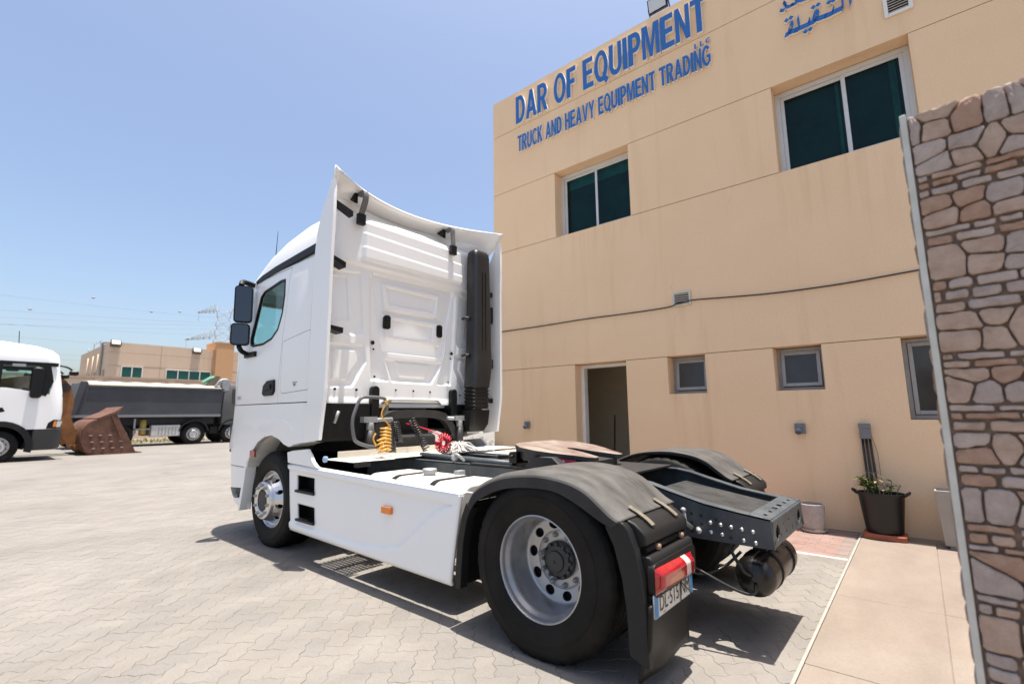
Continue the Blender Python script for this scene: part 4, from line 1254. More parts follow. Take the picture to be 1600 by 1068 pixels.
rp = finish('rear_wall', bm, white, tk)
bm = B()
def roofP(y, z_):
    a = 1 - sstep(.0, .03, max(abs(y + .02) - .73, 3.10 - z_, z_ - 3.50))
    h = .022 * a
    rib = lambda zc: (1 - sstep(.0, .018, abs(z_ - zc - .02 * y) - .004))
    h += .018 * a * (sstep(3.27, 3.29, 3.56 - z_ + .0) if False else sstep(-.008, .008, 3.37 - z_ + .02 * y) * .55 + sstep(-.008, .008, 3.21 - z_ + .02 * y) * .45)
    x = 2.755 - h + .10 * sstep(3.5, 3.63, z_) ** 2 + .03 * sstep(.95, 1.1, abs(y)) + .03 * (1 - sstep(2.99, 3.04, z_))
    return (x, y, z_)
relief(bm, lin(1.11, -1.11, 101), lin(2.985, 3.63, 81), roofP)
finish('rear_roof_wall', bm, white, tk, solid=.02, soff=-1)
for (y, z_) in ((.358, 2.428), (-.425, 2.418)):
    e = bpy.data.objects.new('rear_vent', None); link(e, tk)
    bm = B(); prism(bm, rrect(y - .042, y + .042, z_ - .08, z_ + .08, .03, 5), RX - .012, RX + .03, 'X'); finish('vent_body', bm, black_plastic, e, bevel=.004)
    for k in range(5):
        bm = B(); zc = z_ - .056 + k * .028; obox(bm, (RX - .016, y, zc), Vector((0, 1, 0)), Vector((1, 0, .6)).normalized(), Vector((-.6, 0, 1)).normalized(), .032, .01, .004); finish('slat', bm, grey_plastic, e)
for (y, z_, r_) in ((.542, 2.172, .024), (.529, 2.10, .011), (-.633, 2.152, .022), (-.618, 2.085, .011), (.504, 1.797, .012), (-.579, 1.78, .011), (.97, 1.647, .014), (.721, 1.645, .014), (.216, 1.657, .011), (-.035, 1.653, .012), (-.288, 1.648, .012), (-.785, 1.619, .011)):
    bm = B(); lathe(bm, [(r_, 0), (r_, -.006), (r_ * .6, -.008), (0, -.008)], 'X', 16, (RX, y, z_)); finish('plug', bm, black_plastic, tk)
for y in (.535, -.613):
    bm = B(); prism(bm, rrect(y - .048, y + .048, 1.30, 1.69, .046, 5), 2.70, 2.765, 'X'); finish('cab_mount_arm', bm, black_plastic, tk, bevel=.008)

# black air intake on the right of the rear wall
bm = B()
def ringz(z_, yc, xc, hw, hd, r=.05): return [(xc + px, yc + py, z_) for px, py in rrect(-hd, hd, -hw, hw, r, 4)]
loft(bm, [ringz(3.555, -.945, 2.61, .095, .05, .04), ringz(3.55, -.945, 2.61, .12, .07), ringz(3.52, -.945, 2.61, .138, .09), ringz(3.46, -.945, 2.61, .145, .095), ringz(2.2, -.955, 2.61, .165, .10), ringz(2.08, -.945, 2.60, .168, .105), ringz(1.95, -.92, 2.585, .165, .11), ringz(1.72, -.89, 2.58, .155, .105)])
ai = finish('air_intake', bm, mat('intake_black', (.011, .011, .012), .4, var=.2, scale=7), tk, smooth=True, angle=50)
for dy in (-.03, .03):
    bm = B(); box(bm, 2.506, 2.518, -.955 + dy - .004, -.955 + dy + .004, 2.2, 3.25); finish('rib', bm, black_plastic, ai)
rings = []
for k in range(13):
    z_ = 1.72 - k * .023
    q = .158 if k % 2 == 0 else .142
    rings.append(ringz(z_, -.885, 2.58, q, q * .62, .045))
bm = B(); loft(bm, rings); finish('bellows', bm, black_plastic, ai)
bm = B(); loft(bm, [ringz(1.43, -.885, 2.6, .17, .12), ringz(1.25, -.87, 2.63, .165, .14), ringz(1.16, -.86, 2.66, .13, .13)]); finish('intake_box', bm, black_plastic, ai, smooth=True)
for z_ in (2.62, 2.13):
    bm = B(); tube(bm, [(2.72, -.76, z_), (2.66, -.74, z_), (2.6, -.77, z_)], .018, 8); finish('clamp', bm, dark_metal, ai)

# mirrors
for s in (1, -1):
    mrr = bpy.data.objects.new('side_mirror', None); link(mrr, tk)
    ux = Vector((-.42, -.91 * s, 0)).normalized()     # along the glass, towards the cab
    nx = Vector((-.91, .42 * s * .6, -.03)).normalized()
    nx = Vector((-ux.y * s, ux.x * s, 0)); nx = nx if nx.x < 0 else -nx
    up = Vector((.05, 0, 1)).normalized()
    def mbox(c, w_, h, dpt, nm, glass):
        bm = B()
        A_ = []
        for dz, k in ((0, .97), (.35, 1), (1, .82)):
            A_.append([Vector(c) + ux * p[0] * k + up * p[1] * k - nx * dz * dpt for p in rrect(-w_ / 2, w_ / 2, -h / 2, h / 2, .045, 4)])
        loft(bm, A_)
        hs = finish(nm, bm, black_plastic, mrr, smooth=True, angle=40)
        bm = B(); V_ = [bm.verts.new(Vector(c) + ux * p[0] + up * p[1] + nx * .003) for p in rrect(-w_ / 2 + .018, w_ / 2 - .018, -h / 2 + .018, h / 2 - .018, .03, 4)]
        bm.faces.new(V_); bmesh.ops.recalc_face_normals(bm, faces=bm.faces)
        finish('mirror_glass', bm, mirror_glass, hs)
    mbox((4.24, 1.375 * s, 2.70), .20, .46, .10, 'main_housing', True)
    mbox((4.25, 1.385 * s, 2.335), .205, .27, .11, 'wide_angle_housing', True)
    bm = B(); tube(bm, smooth_path([(4.30, 1.39 * s, 2.93), (4.34, 1.36 * s, 2.985), (4.36, 1.27 * s, 2.985), (4.38, 1.16 * s, 2.97)], 5), .032, 10)
    tube(bm, smooth_path([(4.28, 1.38 * s, 2.2), (4.31, 1.33 * s, 2.14), (4.33, 1.24 * s, 2.11)], 5), .028, 10)
    box(bm, 4.1, 4.40, 1.21 * s - .025, 1.21 * s + .06 * s + .001, 2.07, 2.13); finish('mirror_arm', bm, black_plastic, mrr, bevel=.006)
# cab inside
for y in (.62, -.62):
    e = bpy.data.objects.new('cab_seat', None); link(e, tk)
    bm = B(); box(bm, 3.35, 3.95, y - .27, y + .27, 1.75, 1.98); finish('cushion', bm, interior_dark, e, bevel=.04)
    bm = B(); prism(bm, [(3.45, 1.95), (3.32, 2.72), (3.2, 2.72), (3.28, 1.95)], y - .25, y + .25, 'Y'); finish('seat_back', bm, interior_dark, e, bevel=.04)
bm = B(); prism(bm, [(4.45, 1.62), (4.45, 2.02), (4.62, 2.12), (4.93, 2.08), (4.93, 1.62)], -1.12, 1.12, 'Y'); finish('dashboard', bm, interior_dark, tk, bevel=.02)
bm = B(); tube(bm, [(4.32 + .1 * math.cos(a), .62 + .22 * math.sin(a), 2.12 + .19 * math.cos(a)) for a in [2 * PI * k / 24 for k in range(24)]], .016, 8, closed=True); finish('steering_wheel', bm, black_plastic, tk)

# wheels ---------------------------------------------------------------
def sector_disc(bm, r0, h0, r1, h1, n, rh, ah, aw, hy, thick=.012):
    """annulus with n oval holes; hole centre radius rh, half height ah (radial), half angle aw"""
    for k in range(n):
        tc_ = 2 * PI * (k + .5) / n; ht = PI / n
        m_ = 24
        inn, outr, back = [], [], []
        for j in range(m_):
            a = 2 * PI * j / m_ + PI / m_
            c, s_ = math.cos(a), math.sin(a)
            rr, th = rh + ah * c, aw * s_
            # boundary of the polar cell along this direction
            tt = 1e9
            dr, dt = ah * c, aw * s_
            if dr > 1e-9: tt = min(tt, (r1 - rh) / dr)
            if dr < -1e-9: tt = min(tt, (r0 - rh) / dr)
            if dt > 1e-9: tt = min(tt, ht / dt)
            if dt < -1e-9: tt = min(tt, -ht / dt)
            R_, T_ = rh + dr * tt, dt * tt
            def P(r, t_, off=0):
                f = (r - r0) / (r1 - r0)
                return (r * math.cos(tc_ + t_), h0 + (h1 - h0) * f + off, r * math.sin(tc_ + t_))
            inn.append(bm.verts.new(P(rr, th))); outr.append(bm.verts.new(P(R_, T_))); back.append(bm.verts.new(P(rr, th, -thick)))
        for j in range(m_):
            q = (j + 1) % m_
            bm.faces.new((inn[j], inn[q], outr[q], outr[j]))
            bm.faces.new((back[j], back[q], inn[q], inn[j]))
        # corners of the cell
        for sr, st in ((r0, -ht), (r0, ht), (r1, -ht), (r1, ht)):
            f = (sr - r0) / (r1 - r0)
            p = Vector((sr * math.cos(tc_ + st), h0 + (h1 - h0) * f, sr * math.sin(tc_ + st)))
            near = sorted(outr, key=lambda v: (v.co - p).length)[:2]
            if (near[0].co - p).length > 1e-4 and (near[1].co - p).length > 1e-4:
                v = bm.verts.new(p); bm.faces.new((near[0], near[1], v))
    bmesh.ops.recalc_face_normals(bm, faces=bm.faces)
AZ = .485
def tyre_bm(Rt=.507, wd=.31, seg=144):
    bm = B()
    pr = [(.290, -.01), (.298, .004), (.306, .012), (.318, .014), (.322, .018), (.36, .027), (.40, .031), (.402, .034), (.41, .034), (.412, .031), (.44, .028), (.465, .021), (.482, .012)]
    sh = [(.490, .004), (.500, -.010)]
    tr = []
    y = -.016
    bands = [.040, .040, .044, .040, .040]
    g_ = .011
    tr.append((.505, y))
    for i, b_ in enumerate(bands):
        tr.append((Rt, y - .004)); y -= b_; tr.append((Rt, y))
        if i < 4: tr += [(Rt - .013, y - .001), (Rt - .013, y - g_)]; y -= g_
    tr.append((.505, y - .004))
    end = y - .02
    sh2 = [(.500, end), (.490, end - .014)]
    inn = [(r, end - .014 - (h + .0) * .0 - (.016 + h)) for r, h in pr[::-1]]
    prof = pr + sh + tr + sh2 + inn
    k0 = len(pr); k1 = len(pr) + 2; k2 = len(pr) + 2 + len(tr)
    def rmod(i, j):
        if (k0 - 1 <= i < k1 + 2 or k2 - 2 <= i <= k2 + 1) and j % 4 == 0: return -.007
        return 0
    lathe(bm, prof, 'Y', seg, rmod=rmod)
    for v in bm.verts:
        lim = -AZ + .001
        if v.co.z < lim:
            v.co.z = lim
        elif v.co.z < lim + .07 and (v.co.y > .0 or v.co.y < -.27):
            v.co.y += .008 if v.co.y > 0 else -.008
    return bm
def nut_mesh():
    bm = B(); lathe(bm, [(.017, 0), (.017, .004), (.0145, .006), (.0145, .018), (.009, .02), (.009, .026), (0, .026)], 'Y', 12)
    me = bpy.data.meshes.new('wheel_nut'); bm.to_mesh(me); bm.free(); return me
NUT = nut_mesh()
bm = tyre_bm(); TY = bpy.data.meshes.new('tyre'); bm.to_mesh(TY); bm.free(); TY.materials.append(rubber); TY.shade_smooth(); TY.set_sharp_from_angle(angle=R(30))
# rear outer rim (deep dish)
bm = B(); lathe(bm, [(.290, -.012), (.2985, -.002), (.2975, .004), (.291, .006), (.286, .0), (.284, -.02), (.282, -.032), (.268, -.046), (.262, -.075), (.261, -.10), (.2585, -.106), (.257, -.16), (.254, -.195), (.248, -.21), (.240, -.215)], 'Y', 96)
sector_disc(bm, .172, -.231, .240, -.215, 10, .207, .027, .165, 0)
lathe(bm, [(.172, -.231), (.166, -.227), (.150, -.227), (.085, -.227)], 'Y', 60)
bmesh.ops.recalc_face_normals(bm, faces=bm.faces)
RIMR = bpy.data.meshes.new('rim'); bm.to_mesh(RIMR); bm.free(); RIMR.materials.append(steel); RIMR.shade_smooth(); RIMR.set_sharp_from_angle(angle=R(40))
bm = B(); lathe(bm, [(.112, -.23), (.112, -.205), (.104, -.197), (.094, -.195), (.088, -.183), (.062, -.177), (.058, -.167), (.03, -.165), (.012, -.165), (.010, -.171), (0, -.171)], 'Y', 48)
for k in range(12):
    a = 2 * PI * k / 12; lathe(bm, [(.012, -.197), (.012, -.177), (.008, -.174), (0, -.174)], 'Y', 8, (.099 * math.cos(a), 0, .099 * math.sin(a)))
HUBR = bpy.data.meshes.new('hub'); bm.to_mesh(HUBR); bm.free(); HUBR.materials.append(mat('hub_paint', (.022, .023, .025), .45, col2=(.045, .045, .045), scale=12)); HUBR.shade_smooth(); HUBR.set_sharp_from_angle(angle=R(35))
bm = B(); lathe(bm, [(.29, -.16), (.20, -.17), (.10, -.2), (.0, -.2)], 'Y', 32); DRUM = bpy.data.meshes.new('brake_drum'); bm.to_mesh(DRUM); bm.free(); DRUM.materials.append(chassis_dark)
# front rim (hub standing out)
bm = B(); lathe(bm, [(.290, -.012), (.2985, -.002), (.2975, .004), (.291, .006), (.286, .0), (.284, -.016), (.274, -.030), (.262, -.036), (.252, -.030)], 'Y', 96)
sector_disc(bm, .206, .060, .252, -.030, 10, .230, .017, .10, 0, .02)
lathe(bm, [(.206, .060), (.199, .085), (.195, .098), (.188, .103), (.122, .103), (.116, .098), (.114, .07), (.104, .06), (.104, .085), (.092, .092), (.05, .094), (0, .094)], 'Y', 72)
bmesh.ops.recalc_face_normals(bm, faces=bm.faces)
RIMF = bpy.data.meshes.new('rim'); bm.to_mesh(RIMF); bm.free(); RIMF.materials.append(alu); RIMF.shade_smooth(); RIMF.set_sharp_from_angle(angle=R(40))
bm = B(); lathe(bm, [(.103, .07), (.103, .0955), (.09, .0975), (.03, .098), (0, .098)], 'Y', 32); CAPF = bpy.data.meshes.new('hub_cap'); bm.to_mesh(CAPF); bm.free(); CAPF.materials.append(dark_metal); CAPF.shade_smooth()
def wheel(name, x, y, s, front, inner=False, rot=0.):
    e = bpy.data.objects.new(name, None); link(e, tk)
    e.location = (x, y, AZ)
    if s < 0: e.rotation_euler = (0, 0, PI)
    def put(me, nm, m_=None):
        o = bpy.data.objects.new(nm, me); link(o, e)
        return o
    put(TY, 'tyre')
    if inner:
        put(DRUM, 'brake_drum'); return e
    if front:
        r_ = put(RIMF, 'rim'); c_ = put(CAPF, 'hub_cap'); rr, hh = .156, .103
        put(DRUM, 'brake_drum')
    else:
        r_ = put(RIMR, 'rim'); c_ = put(HUBR, 'hub'); rr, hh = .1475, -.227
        put(DRUM, 'brake_drum').location = (0, -.11, 0)
    r_.rotation_euler = (0, rot, 0)
    for k in range(10):
        a = 2 * PI * (k + .5) / 10 - rot
        o = put(NUT, 'wheel_nut')
        o.location = (rr * math.cos(a), hh, rr * math.sin(a))
    if not NUT.materials: NUT.materials.append(galv)
    return e
wheel('front_wheel', 3.7, 1.14, 1, True, rot=.1); wheel('front_wheel', 3.7, -1.14, -1, True)
wheel('rear_wheel', 0, 1.206, 1, False, rot=.22); wheel('rear_wheel', 0, -1.206, -1, False)
wheel('inner_rear_wheel', 0, .868, 1, False, True); wheel('inner_rear_wheel', 0, -.868, -1, False, True)
bm = B(); tube(bm, [(0, -1.0, AZ), (0, -.3, AZ), (0, .3, AZ), (0, 1.0, AZ)], [.07, .085, .085, .07], 16); lathe(bm, [(0, -.22), (.12, -.2), (.19, -.08), (.2, 0), (.19, .08), (.12, .2), (0, .22)], 'X', 24, (0, 0, AZ)); finish('rear_axle', bm, chassis_dark, tk)
bm = B(); tube(bm, [(3.7, -1.0, .45), (3.7, 1.0, .45)], .06, 12); finish('front_axle', bm, chassis_dark, tk)
bm = B(); tube(bm, [(.2, 0, .55), (3.0, 0, .7)], .055, 14); finish('drive_shaft', bm, chassis_dark, tk)

# chassis rails, rear cross member, sloping ramps
RT = [(4.6, .93), (.2, .93), (-.22, .925), (-.34, .905), (-.46, .872), (-.70, .812), (-.9, .782), (-1.07, .762)]
RB = [(-1.085, .60), (-.68, .60), (-.2, .62), (4.6, .62)]
for s in (1, -1):
    bm = B(); prism(bm, RT + RB, *((.408, .42) if s > 0 else (-.42, -.408)), axis='Y')
    rl_ = finish('frame_rail', bm, chassis, tk)
    bm = B()
    for i in range(len(RT) - 1):     # top flange
        (xa, za), (xb, zb) = RT[i], RT[i + 1]
        y0, y1 = (.345, .42) if s > 0 else (-.42, -.345)
        V_ = [bm.verts.new(p) for p in [(xa, y0, za + .002), (xb, y0, zb + .002), (xb, y1, zb + .002), (xa, y1, za + .002), (xa, y0, za - .008), (xb, y0, zb - .008), (xb, y1, zb - .008), (xa, y1, za - .008)]]
        for q in [(0, 1, 2, 3), (7, 6, 5, 4), (0, 4, 5, 1), (3, 2, 6, 7), (1, 5, 6, 2), (0, 3, 7, 4)]: bm.faces.new([V_[k] for k in q])
    bmesh.ops.recalc_face_normals(bm, faces=bm.faces)
    finish('top_flange', bm, chassis, rl_)
    # bolts and open holes on the web
    yy = .421 * s
    def disc_(x, z_, r, mt, nm, hgt):
        bm = B(); lathe(bm, [(r, 0), (r, hgt * s), (r * .6, hgt * 1.5 * s), (0, hgt * 1.5 * s)], 'Y', 12, (x, yy, z_)); bmesh.ops.recalc_face_normals(bm, faces=bm.faces); finish(nm, bm, mt, rl_)
    for x, z_ in ((-.56, .74), (-.62, .745), (-.68, .74), (-.62, .69), (-.68, .69), (-.62, .64), (-.77, .725), (-.85, .635), (-.50, .75), (-.56, .69)): disc_(x, z_, .0105, chassis_dark, 'bolt_hole', .001)
    for x, z_ in ((-.735, .705), (-.795, .70), (-.855, .695), (-.915, .69), (-.975, .685), (-.735, .65), (-.80, .645), (-.92, .63), (-.985, .625)): disc_(x, z_, .012, silver, 'bolt', .008)
# end cross member with holes
bm = B()
us = lin(-.405, .405, 55); vs2 = lin(.602, .758, 13)
HO = [(.30, .675, .042), (-.30, .675, .042), (.16, .70, .011), (-.16, .70, .011), (.0, .70, .013), (.22, .64, .010), (-.22, .64, .010), (.08, .64, .010), (-.08, .64, .010), (.38, .63, .01), (-.38, .63, .01)]
relief(bm, us, vs2, lambda y, z_: (-1.074, y, z_), lambda y, z_: all((y - a) ** 2 + (z_ - b_) ** 2 > r_ * r_ for a, b_, r_ in HO))
cm = finish('rear_cross_member', bm, chassis, tk, solid=.008, soff=0)
bm = B()
SL = [(-.31, -1.02), (-.19, -1.02), (-.06, -1.02), (.06, -1.02), (.19, -1.02), (.31, -1.02)]
relief(bm, lin(-1.07, -.955, 13), lin(-.405, .405, 61), lambda x, y: (x, y, .762 + (x + 1.07) * -.17 + .0 + (x + 1.07) * .34), lambda x, y: not any(abs(y - a) < .032 and abs(x - b_ - .008 * ((abs(a) < .1) - .5)) < .012 for a, b_ in SL))
finish('cross_member_top', bm, chassis, cm, solid=.008, soff=-1)
for k, y in enumerate((-.21, -.07, .07, .21)):
    bm = B(); prism(bm, [(-.28, .835), (-.33, .85), (-.46, .825), (-.88, .758), (-.945, .752), (-.945, .735), (-.46, .795), (-.28, .815)], y - .064, y + .064, 'Y'); finish('ramp_slat', bm, mat('ramp_grey', (.02, .02, .0205), .6, col2=(.05, .049, .047), scale=8, spec=.25), tk, bevel=.006)
bm = B(); prism(bm, [(-.34, .77), (-.94, .705), (-.94, .695), (-.34, .76)], -.34, .16, 'Y'); finish('ramp_tray', bm, chassis_dark, tk)
for x, zt in ((2.0, .84), (1.3, .84), (.75, .84), (-.3, .80), (-.7, .745)):
    bm = B(); box(bm, x - .05, x + .05, -.405, .405, .64, zt); finish('cross_member', bm, chassis_dark, tk)
# ball studs and bracket behind the left mudguard
bm = B()
for x, y, z_ in ((-.60, .50, .775), (-.69, .50, .665)):
    for k in range(1): 
        rr = [(0, -.017)] + [(.017 * math.sin(PI * q / 8), -.017 * math.cos(PI * q / 8)) for q in range(1, 8)] + [(0, .017)]
        lathe(bm, rr, 'Z', 16, (x, y, z_))
tube(bm, [(-.60, .50, .765), (-.60, .48, .70), (-.62, .43, .66)], .013, 8); tube(bm, [(-.69, .5, .66), (-.66, .43, .66)], .014, 8); finish('ball_stud', bm, galv, tk)

# fifth wheel coupling
def fz(x): return 1.125 - .125 * (.93 - x)
outl = [(.93, .26), (.945, 0), (.93, -.26), (.88, -.36), (.76, -.445), (.60, -.45), (.47, -.40), (.33, -.31), (.215, -.26), (.185, -.225), (.185, -.17), (.21, -.14), (.40, -.07), (.55, -.05), (.60, 0), (.55, .05), (.40, .07), (.21, .14), (.185, .17), (.185, .225), (.215, .26), (.33, .31), (.47, .40), (.60, .45), (.76, .445), (.88, .36)]
fw = bpy.data.objects.new('fifth_wheel', None); link(fw, tk)
bm = B(); prism(bm, outl, 0, .03, 'Z')
for v in bm.verts: v.co.z += fz(v.co.x) - .03
bm.normal_update()
bmesh.ops.recalc_face_normals(bm, faces=bm.faces)
for f in bm.faces: f.material_index = 0 if f.normal.z > .7 else 1
pl = finish('coupling_plate', bm, [grease_metal, dark_metal], fw)
bm = B()
big = [(x, y * .93) for x, y in outl]
prism(bm, [(.925, .3), (.9, -.3), (.74, -.42), (.58, -.42), (.34, -.28), (.22, -.19), (.22, .19), (.34, .28), (.58, .42), (.74, .42)], -.1, -.037, 'Z')
for v in bm.verts: v.co.z += fz(v.co.x)
bmesh.ops.recalc_face_normals(bm, faces=bm.faces)
finish('plate_skirt', bm, dark_metal, fw)
for s in (1, -1):
    bm = B(); prism(bm, [(.30, .93), (.75, .93), (.62, 1.04), (.44, 1.04)], *((.30, .44) if s > 0 else (-.44, -.30)), axis='Y'); finish('pedestal', bm, chassis_dark, fw, bevel=.01)
p0, p1 = Vector((.545, .428, 0)), Vector((.315, .294, 0)); dv = (p1 - p0).normalized(); nv = Vector((dv.y, -dv.x, 0)); nv = nv if nv.y > 0 else -nv
def on_edge(t_, dz, off):
    p = p0.lerp(p1, t_) + nv * off; return (p.x, p.y, fz(p.x) + dz)
def edge_quad(t0, t1, z0, z1, off): 
    bm = B(); bm.faces.new([bm.verts.new(on_edge(t_, dz, off)) for t_, dz in ((t0, z0), (t1, z0), (t1, z1), (t0, z1))]); bmesh.ops.recalc_face_normals(bm, faces=bm.faces); return bm
stk = finish('warning_sticker', edge_quad(0, 1, -.085, -.036, .012), mat('sticker_red', (.36, .015, .05), .5), fw, solid=.002, soff=0)
for t0, t1, z0, z1 in ((.06, .22, -.078, -.045), (.27, .40, -.07, -.05), (.45, .56, -.078, -.045), (.60, .66, -.075, -.05)):
    finish('sticker_mark', edge_quad(t0, t1, z0, z1, .0145), sign_white, stk, solid=.001, soff=0)
bm = B(); box(bm, -.15, 1.35, -.44, .44, .932, .945); finish('mounting_plate', bm, chassis_dark, fw)
bm = B(); box(bm, .82, .90, .33, .42, .97, 1.06); tube(bm, [(.86, .38, 1.03), (.87, .45, 1.02)], .012, 8); finish('release_lever', bm, black_plastic, fw)

# side skirts with step openings
GXs = sorted(set([round(v, 4) for v in lin(0, .795, 60)] + [round(v, 4) for v in lin(.795, .935, 12)] + [round(v, 4) for v in lin(.935, 1, 8)]))
GZs = sorted(set([round(v, 4) for v in lin(.235, .375, 12)] + [round(v, 4) for v in lin(.375, .515, 12)] + [round(v, 4) for v in lin(.515, .64, 9)] + [round(v, 4) for v in lin(.64, .795, 12)] + [round(v, 4) for v in lin(.795, .88, 8)]))
SW = [(.0, .36), (.32, .36), (.42, .47), (.50, .66), (.60, .79), (1.02, .88)]
def swoosh(f, z_):
    # recessed field above the curved crease (f: 0 rear .. 1 front)
    x = .73 + f * 2.35
    P_ = [(3.3, .32), (1.95, .30), (1.52, .345), (1.36, .385), (1.24, .47), (1.08, .62), (.93, .74), (.80, .80), (3.3, .845)]
    return -.017 * (1 - sstep(-.012, .012, sdpoly((x, z_), P_)))
for s in (1, -1):
    bm = B()
    def SP(f, z_):
        k = (z_ - .235) / .645
        xr_, xf_ = .735 - .10 * k, 3.085 + .105 * k
        x = xr_ + (xf_ - xr_) * f
        y = 1.222 + swoosh(f, z_) - .012 * (1 - sstep(.235, .27, z_)) + .004 * math.sin(PI * k)
        zz_ = z_ - .045 * (1 - f) * k + (.03 * f * (1 - k))
        return (x, y * s, zz_)
    if s > 0: keep = lambda f, z_: not (.795 < f < .935 and (.375 < z_ < .515 or .64 < z_ < .795))
    else: keep = None
    relief(bm, GXs, GZs, SP, keep)
    if s < 0: bmesh.ops.reverse_faces(bm, faces=bm.faces)
    sk = finish('side_skirt', bm, white, tk, solid=.018, soff=1 if s > 0 else 1)
    # top edge folded inwards
    bm = B()
    relief(bm, lin(0, 1, 30), lin(0, 1, 5), lambda f, v: (lambda p: (p[0], p[1] - s * .115 * v, p[2] + .012 * math.sin(PI * min(1, v * 1.2))))(SP(f, .88)))
    finish('skirt_top', bm, white, sk, solid=.012, soff=0)
    bm = B(); prism(bm, [(2.56, .885), (3.19, .905), (3.215, 1.01), (3.10, 1.03), (2.80, 1.055), (2.73, 1.0), (2.68, .945), (2.62, .91)], *((1.19, 1.226) if s > 0 else (-1.226, -1.19)), axis='Y')
    finish('skirt_riser', bm, white, sk, bevel=.008)
    if s > 0:
        for z0, z1 in ((.375, .515), (.64, .795)):
            e = bpy.data.objects.new('step_recess', None); link(e, sk)
            xa, xb = SP(.79, z0)[0], SP(.94, z0)[0]
            bm = B(); x0, x1, y0, y1 = xa - .01, xb + .02, 1.10, 1.196
            box(bm, x0, x1, y0 - .01, y0, z0 - .01, z1 + .03); box(bm, x0 - .01, x0, y0, y1, z0 - .01, z1 + .03); box(bm, x1, x1 + .01, y0, y1, z0 - .01, z1 + .03); box(bm, x0, x1, y0, y1, z1 + .03, z1 + .04)
            finish('recess_wall', bm, black_plastic, e)
            bm = B(); box(bm, xa + .01, xb + .0, 1.112, 1.228, z0 - .004, z0 + .018); 
            for q in range(8): box(bm, xa + .02 + q * .04, xa + .04 + q * .04, 1.13, 1.22, z0 + .018, z0 + .023)
            finish('step_tread', bm, grey_plastic, e)
    bm = B(); prism(bm, rrect(1.415, 1.535, .615, .668, .006), *((1.205, 1.236) if s > 0 else (-1.236, -1.205)), axis='Y'); finish('side_marker', bm, orange_lens, sk, bevel=.003)

# tanks behind the skirts
for s in (1, -1):
    e = bpy.data.objects.new('fuel_tank', None); link(e, tk)
    x0, x1 = .78, 2.02
    prof = [(q * s, z_) for q, z_ in rrect(.50, 1.085, .33, .865, .12, 6)]
    bm = B(); prism(bm, prof, x0, x1, 'X'); finish('tank_body', bm, tank_alu, e, bevel=.02, seg=3)
    for xs_ in (1.12, 1.62):
        bm = B(); o_ = [(q * s, z_) for q, z_ in rrect(.495, 1.09, .325, .872, .122, 6)]; prism(bm, o_, xs_, xs_ + .055, 'X'); finish('tank_strap', bm, grey_plastic, e)
    if s > 0:
        bm = B(); lathe(bm, [(.05, .86), (.05, .885), (.062, .888), (.062, .915), (.052, .922), (0, .922)], 'Z', 24, (1.47, .80, 0)); finish('tank_cap', bm, galv, e, smooth=True)
        bm = B(); box(bm, 1.26, 1.32, .58, .66, .862, .90); finish('sender_unit', bm, galv, e, bevel=.004)
# catwalk plate, its left part perforated
cw = bpy.data.objects.new('catwalk', None); link(cw, tk)
bm = B()
us = lin(2.10, 2.62, 53); vs3 = lin(.70, 1.14, 45)
relief(bm, us, vs3, lambda x, y: (x, y, .965), lambda x, y: not (int((x - 2.10) / .01) % 4 in (1, 2) and int((y - .70) / .01) % 4 in (1, 2) and 2.12 < x < 2.61 and .71 < y < 1.13))
finish('perforated_plate', bm, dusty_white, cw, solid=.006, soff=-1)
bm = B(); box(bm, 2.16, 2.62, -1.16, .70, .957, .965); finish('deck_plate', bm, dusty_white, cw, bevel=.002)
bm = B(); box(bm, 2.545, 2.557, -.42, 1.04, .966, 1.03); finish('kick_plate', bm, mat('kick_cream', (.55, .50, .42), .5, var=.08), cw, bevel=.002)
bm = B(); box(bm, .72, 2.15, -1.17, -.60, .92, .935); finish('right_cover', bm, dusty_white, cw, bevel=.004)
bm = B()
for k in range(5): box(bm, 2.045 + k * .012, 2.052 + k * .012, 1.0 + (k % 3) * .02, 1.14, .92, .955)
finish('step_teeth', bm, black_plastic, cw)
bm = B(); lathe(bm, [(0, .03), (.02, .025), (.028, 0), (.02, -.025), (0, -.03)], 'Z', 14, (2.58, 1.15, .965)); finish('blue_cap', bm, mat('cap_blue', (.25, .35, .5), .4), cw, smooth=True)
# air pipe and fittings on the frame
bm = B(); tube(bm, [(2.2, .30, .965), (1.35, .33, .955), (.9, .35, .95)], .03, 12); finish('air_pipe', bm, chassis, tk)
bm = B(); tube(bm, smooth_path([(1.60, .40, .94), (1.58, .44, 1.0), (1.50, .45, 1.01), (1.46, .40, .95)], 5), .012, 8)
rr = [(0, -.035)] + [(.035 * math.sin(PI * q / 8), -.035 * math.cos(PI * q / 8)) for q in range(1, 8)] + [(0, .035)]
lathe(bm, rr, 'Z', 16, (1.55, .44, .985)); finish('pipe_joint', bm, galv, tk)
bm = B(); lathe(bm, [(.09, .93), (.09, .975), (.07, .985), (0, .985)], 'Z', 24, (1.15, .0, 0)); box(bm, .95, 1.02, .1, .3, .93, .97); box(bm, 1.3, 1.5, -.3, -.1, .93, .97); box(bm, .9, 1.3, -.25, -.15, .93, .955); finish('valve_block', bm, dark_metal, tk)
for k in range(5):
    bm = B(); y = -.3 + k * .14; tube(bm, smooth_path([(2.3, y, .93), (1.9, y + .03, .90), (1.5, y - .03, .93), (1.2, y * .7, .90), (.95, y * .8, .92)], 4), .011, 6); finish('air_line', bm, black_hose, tk)

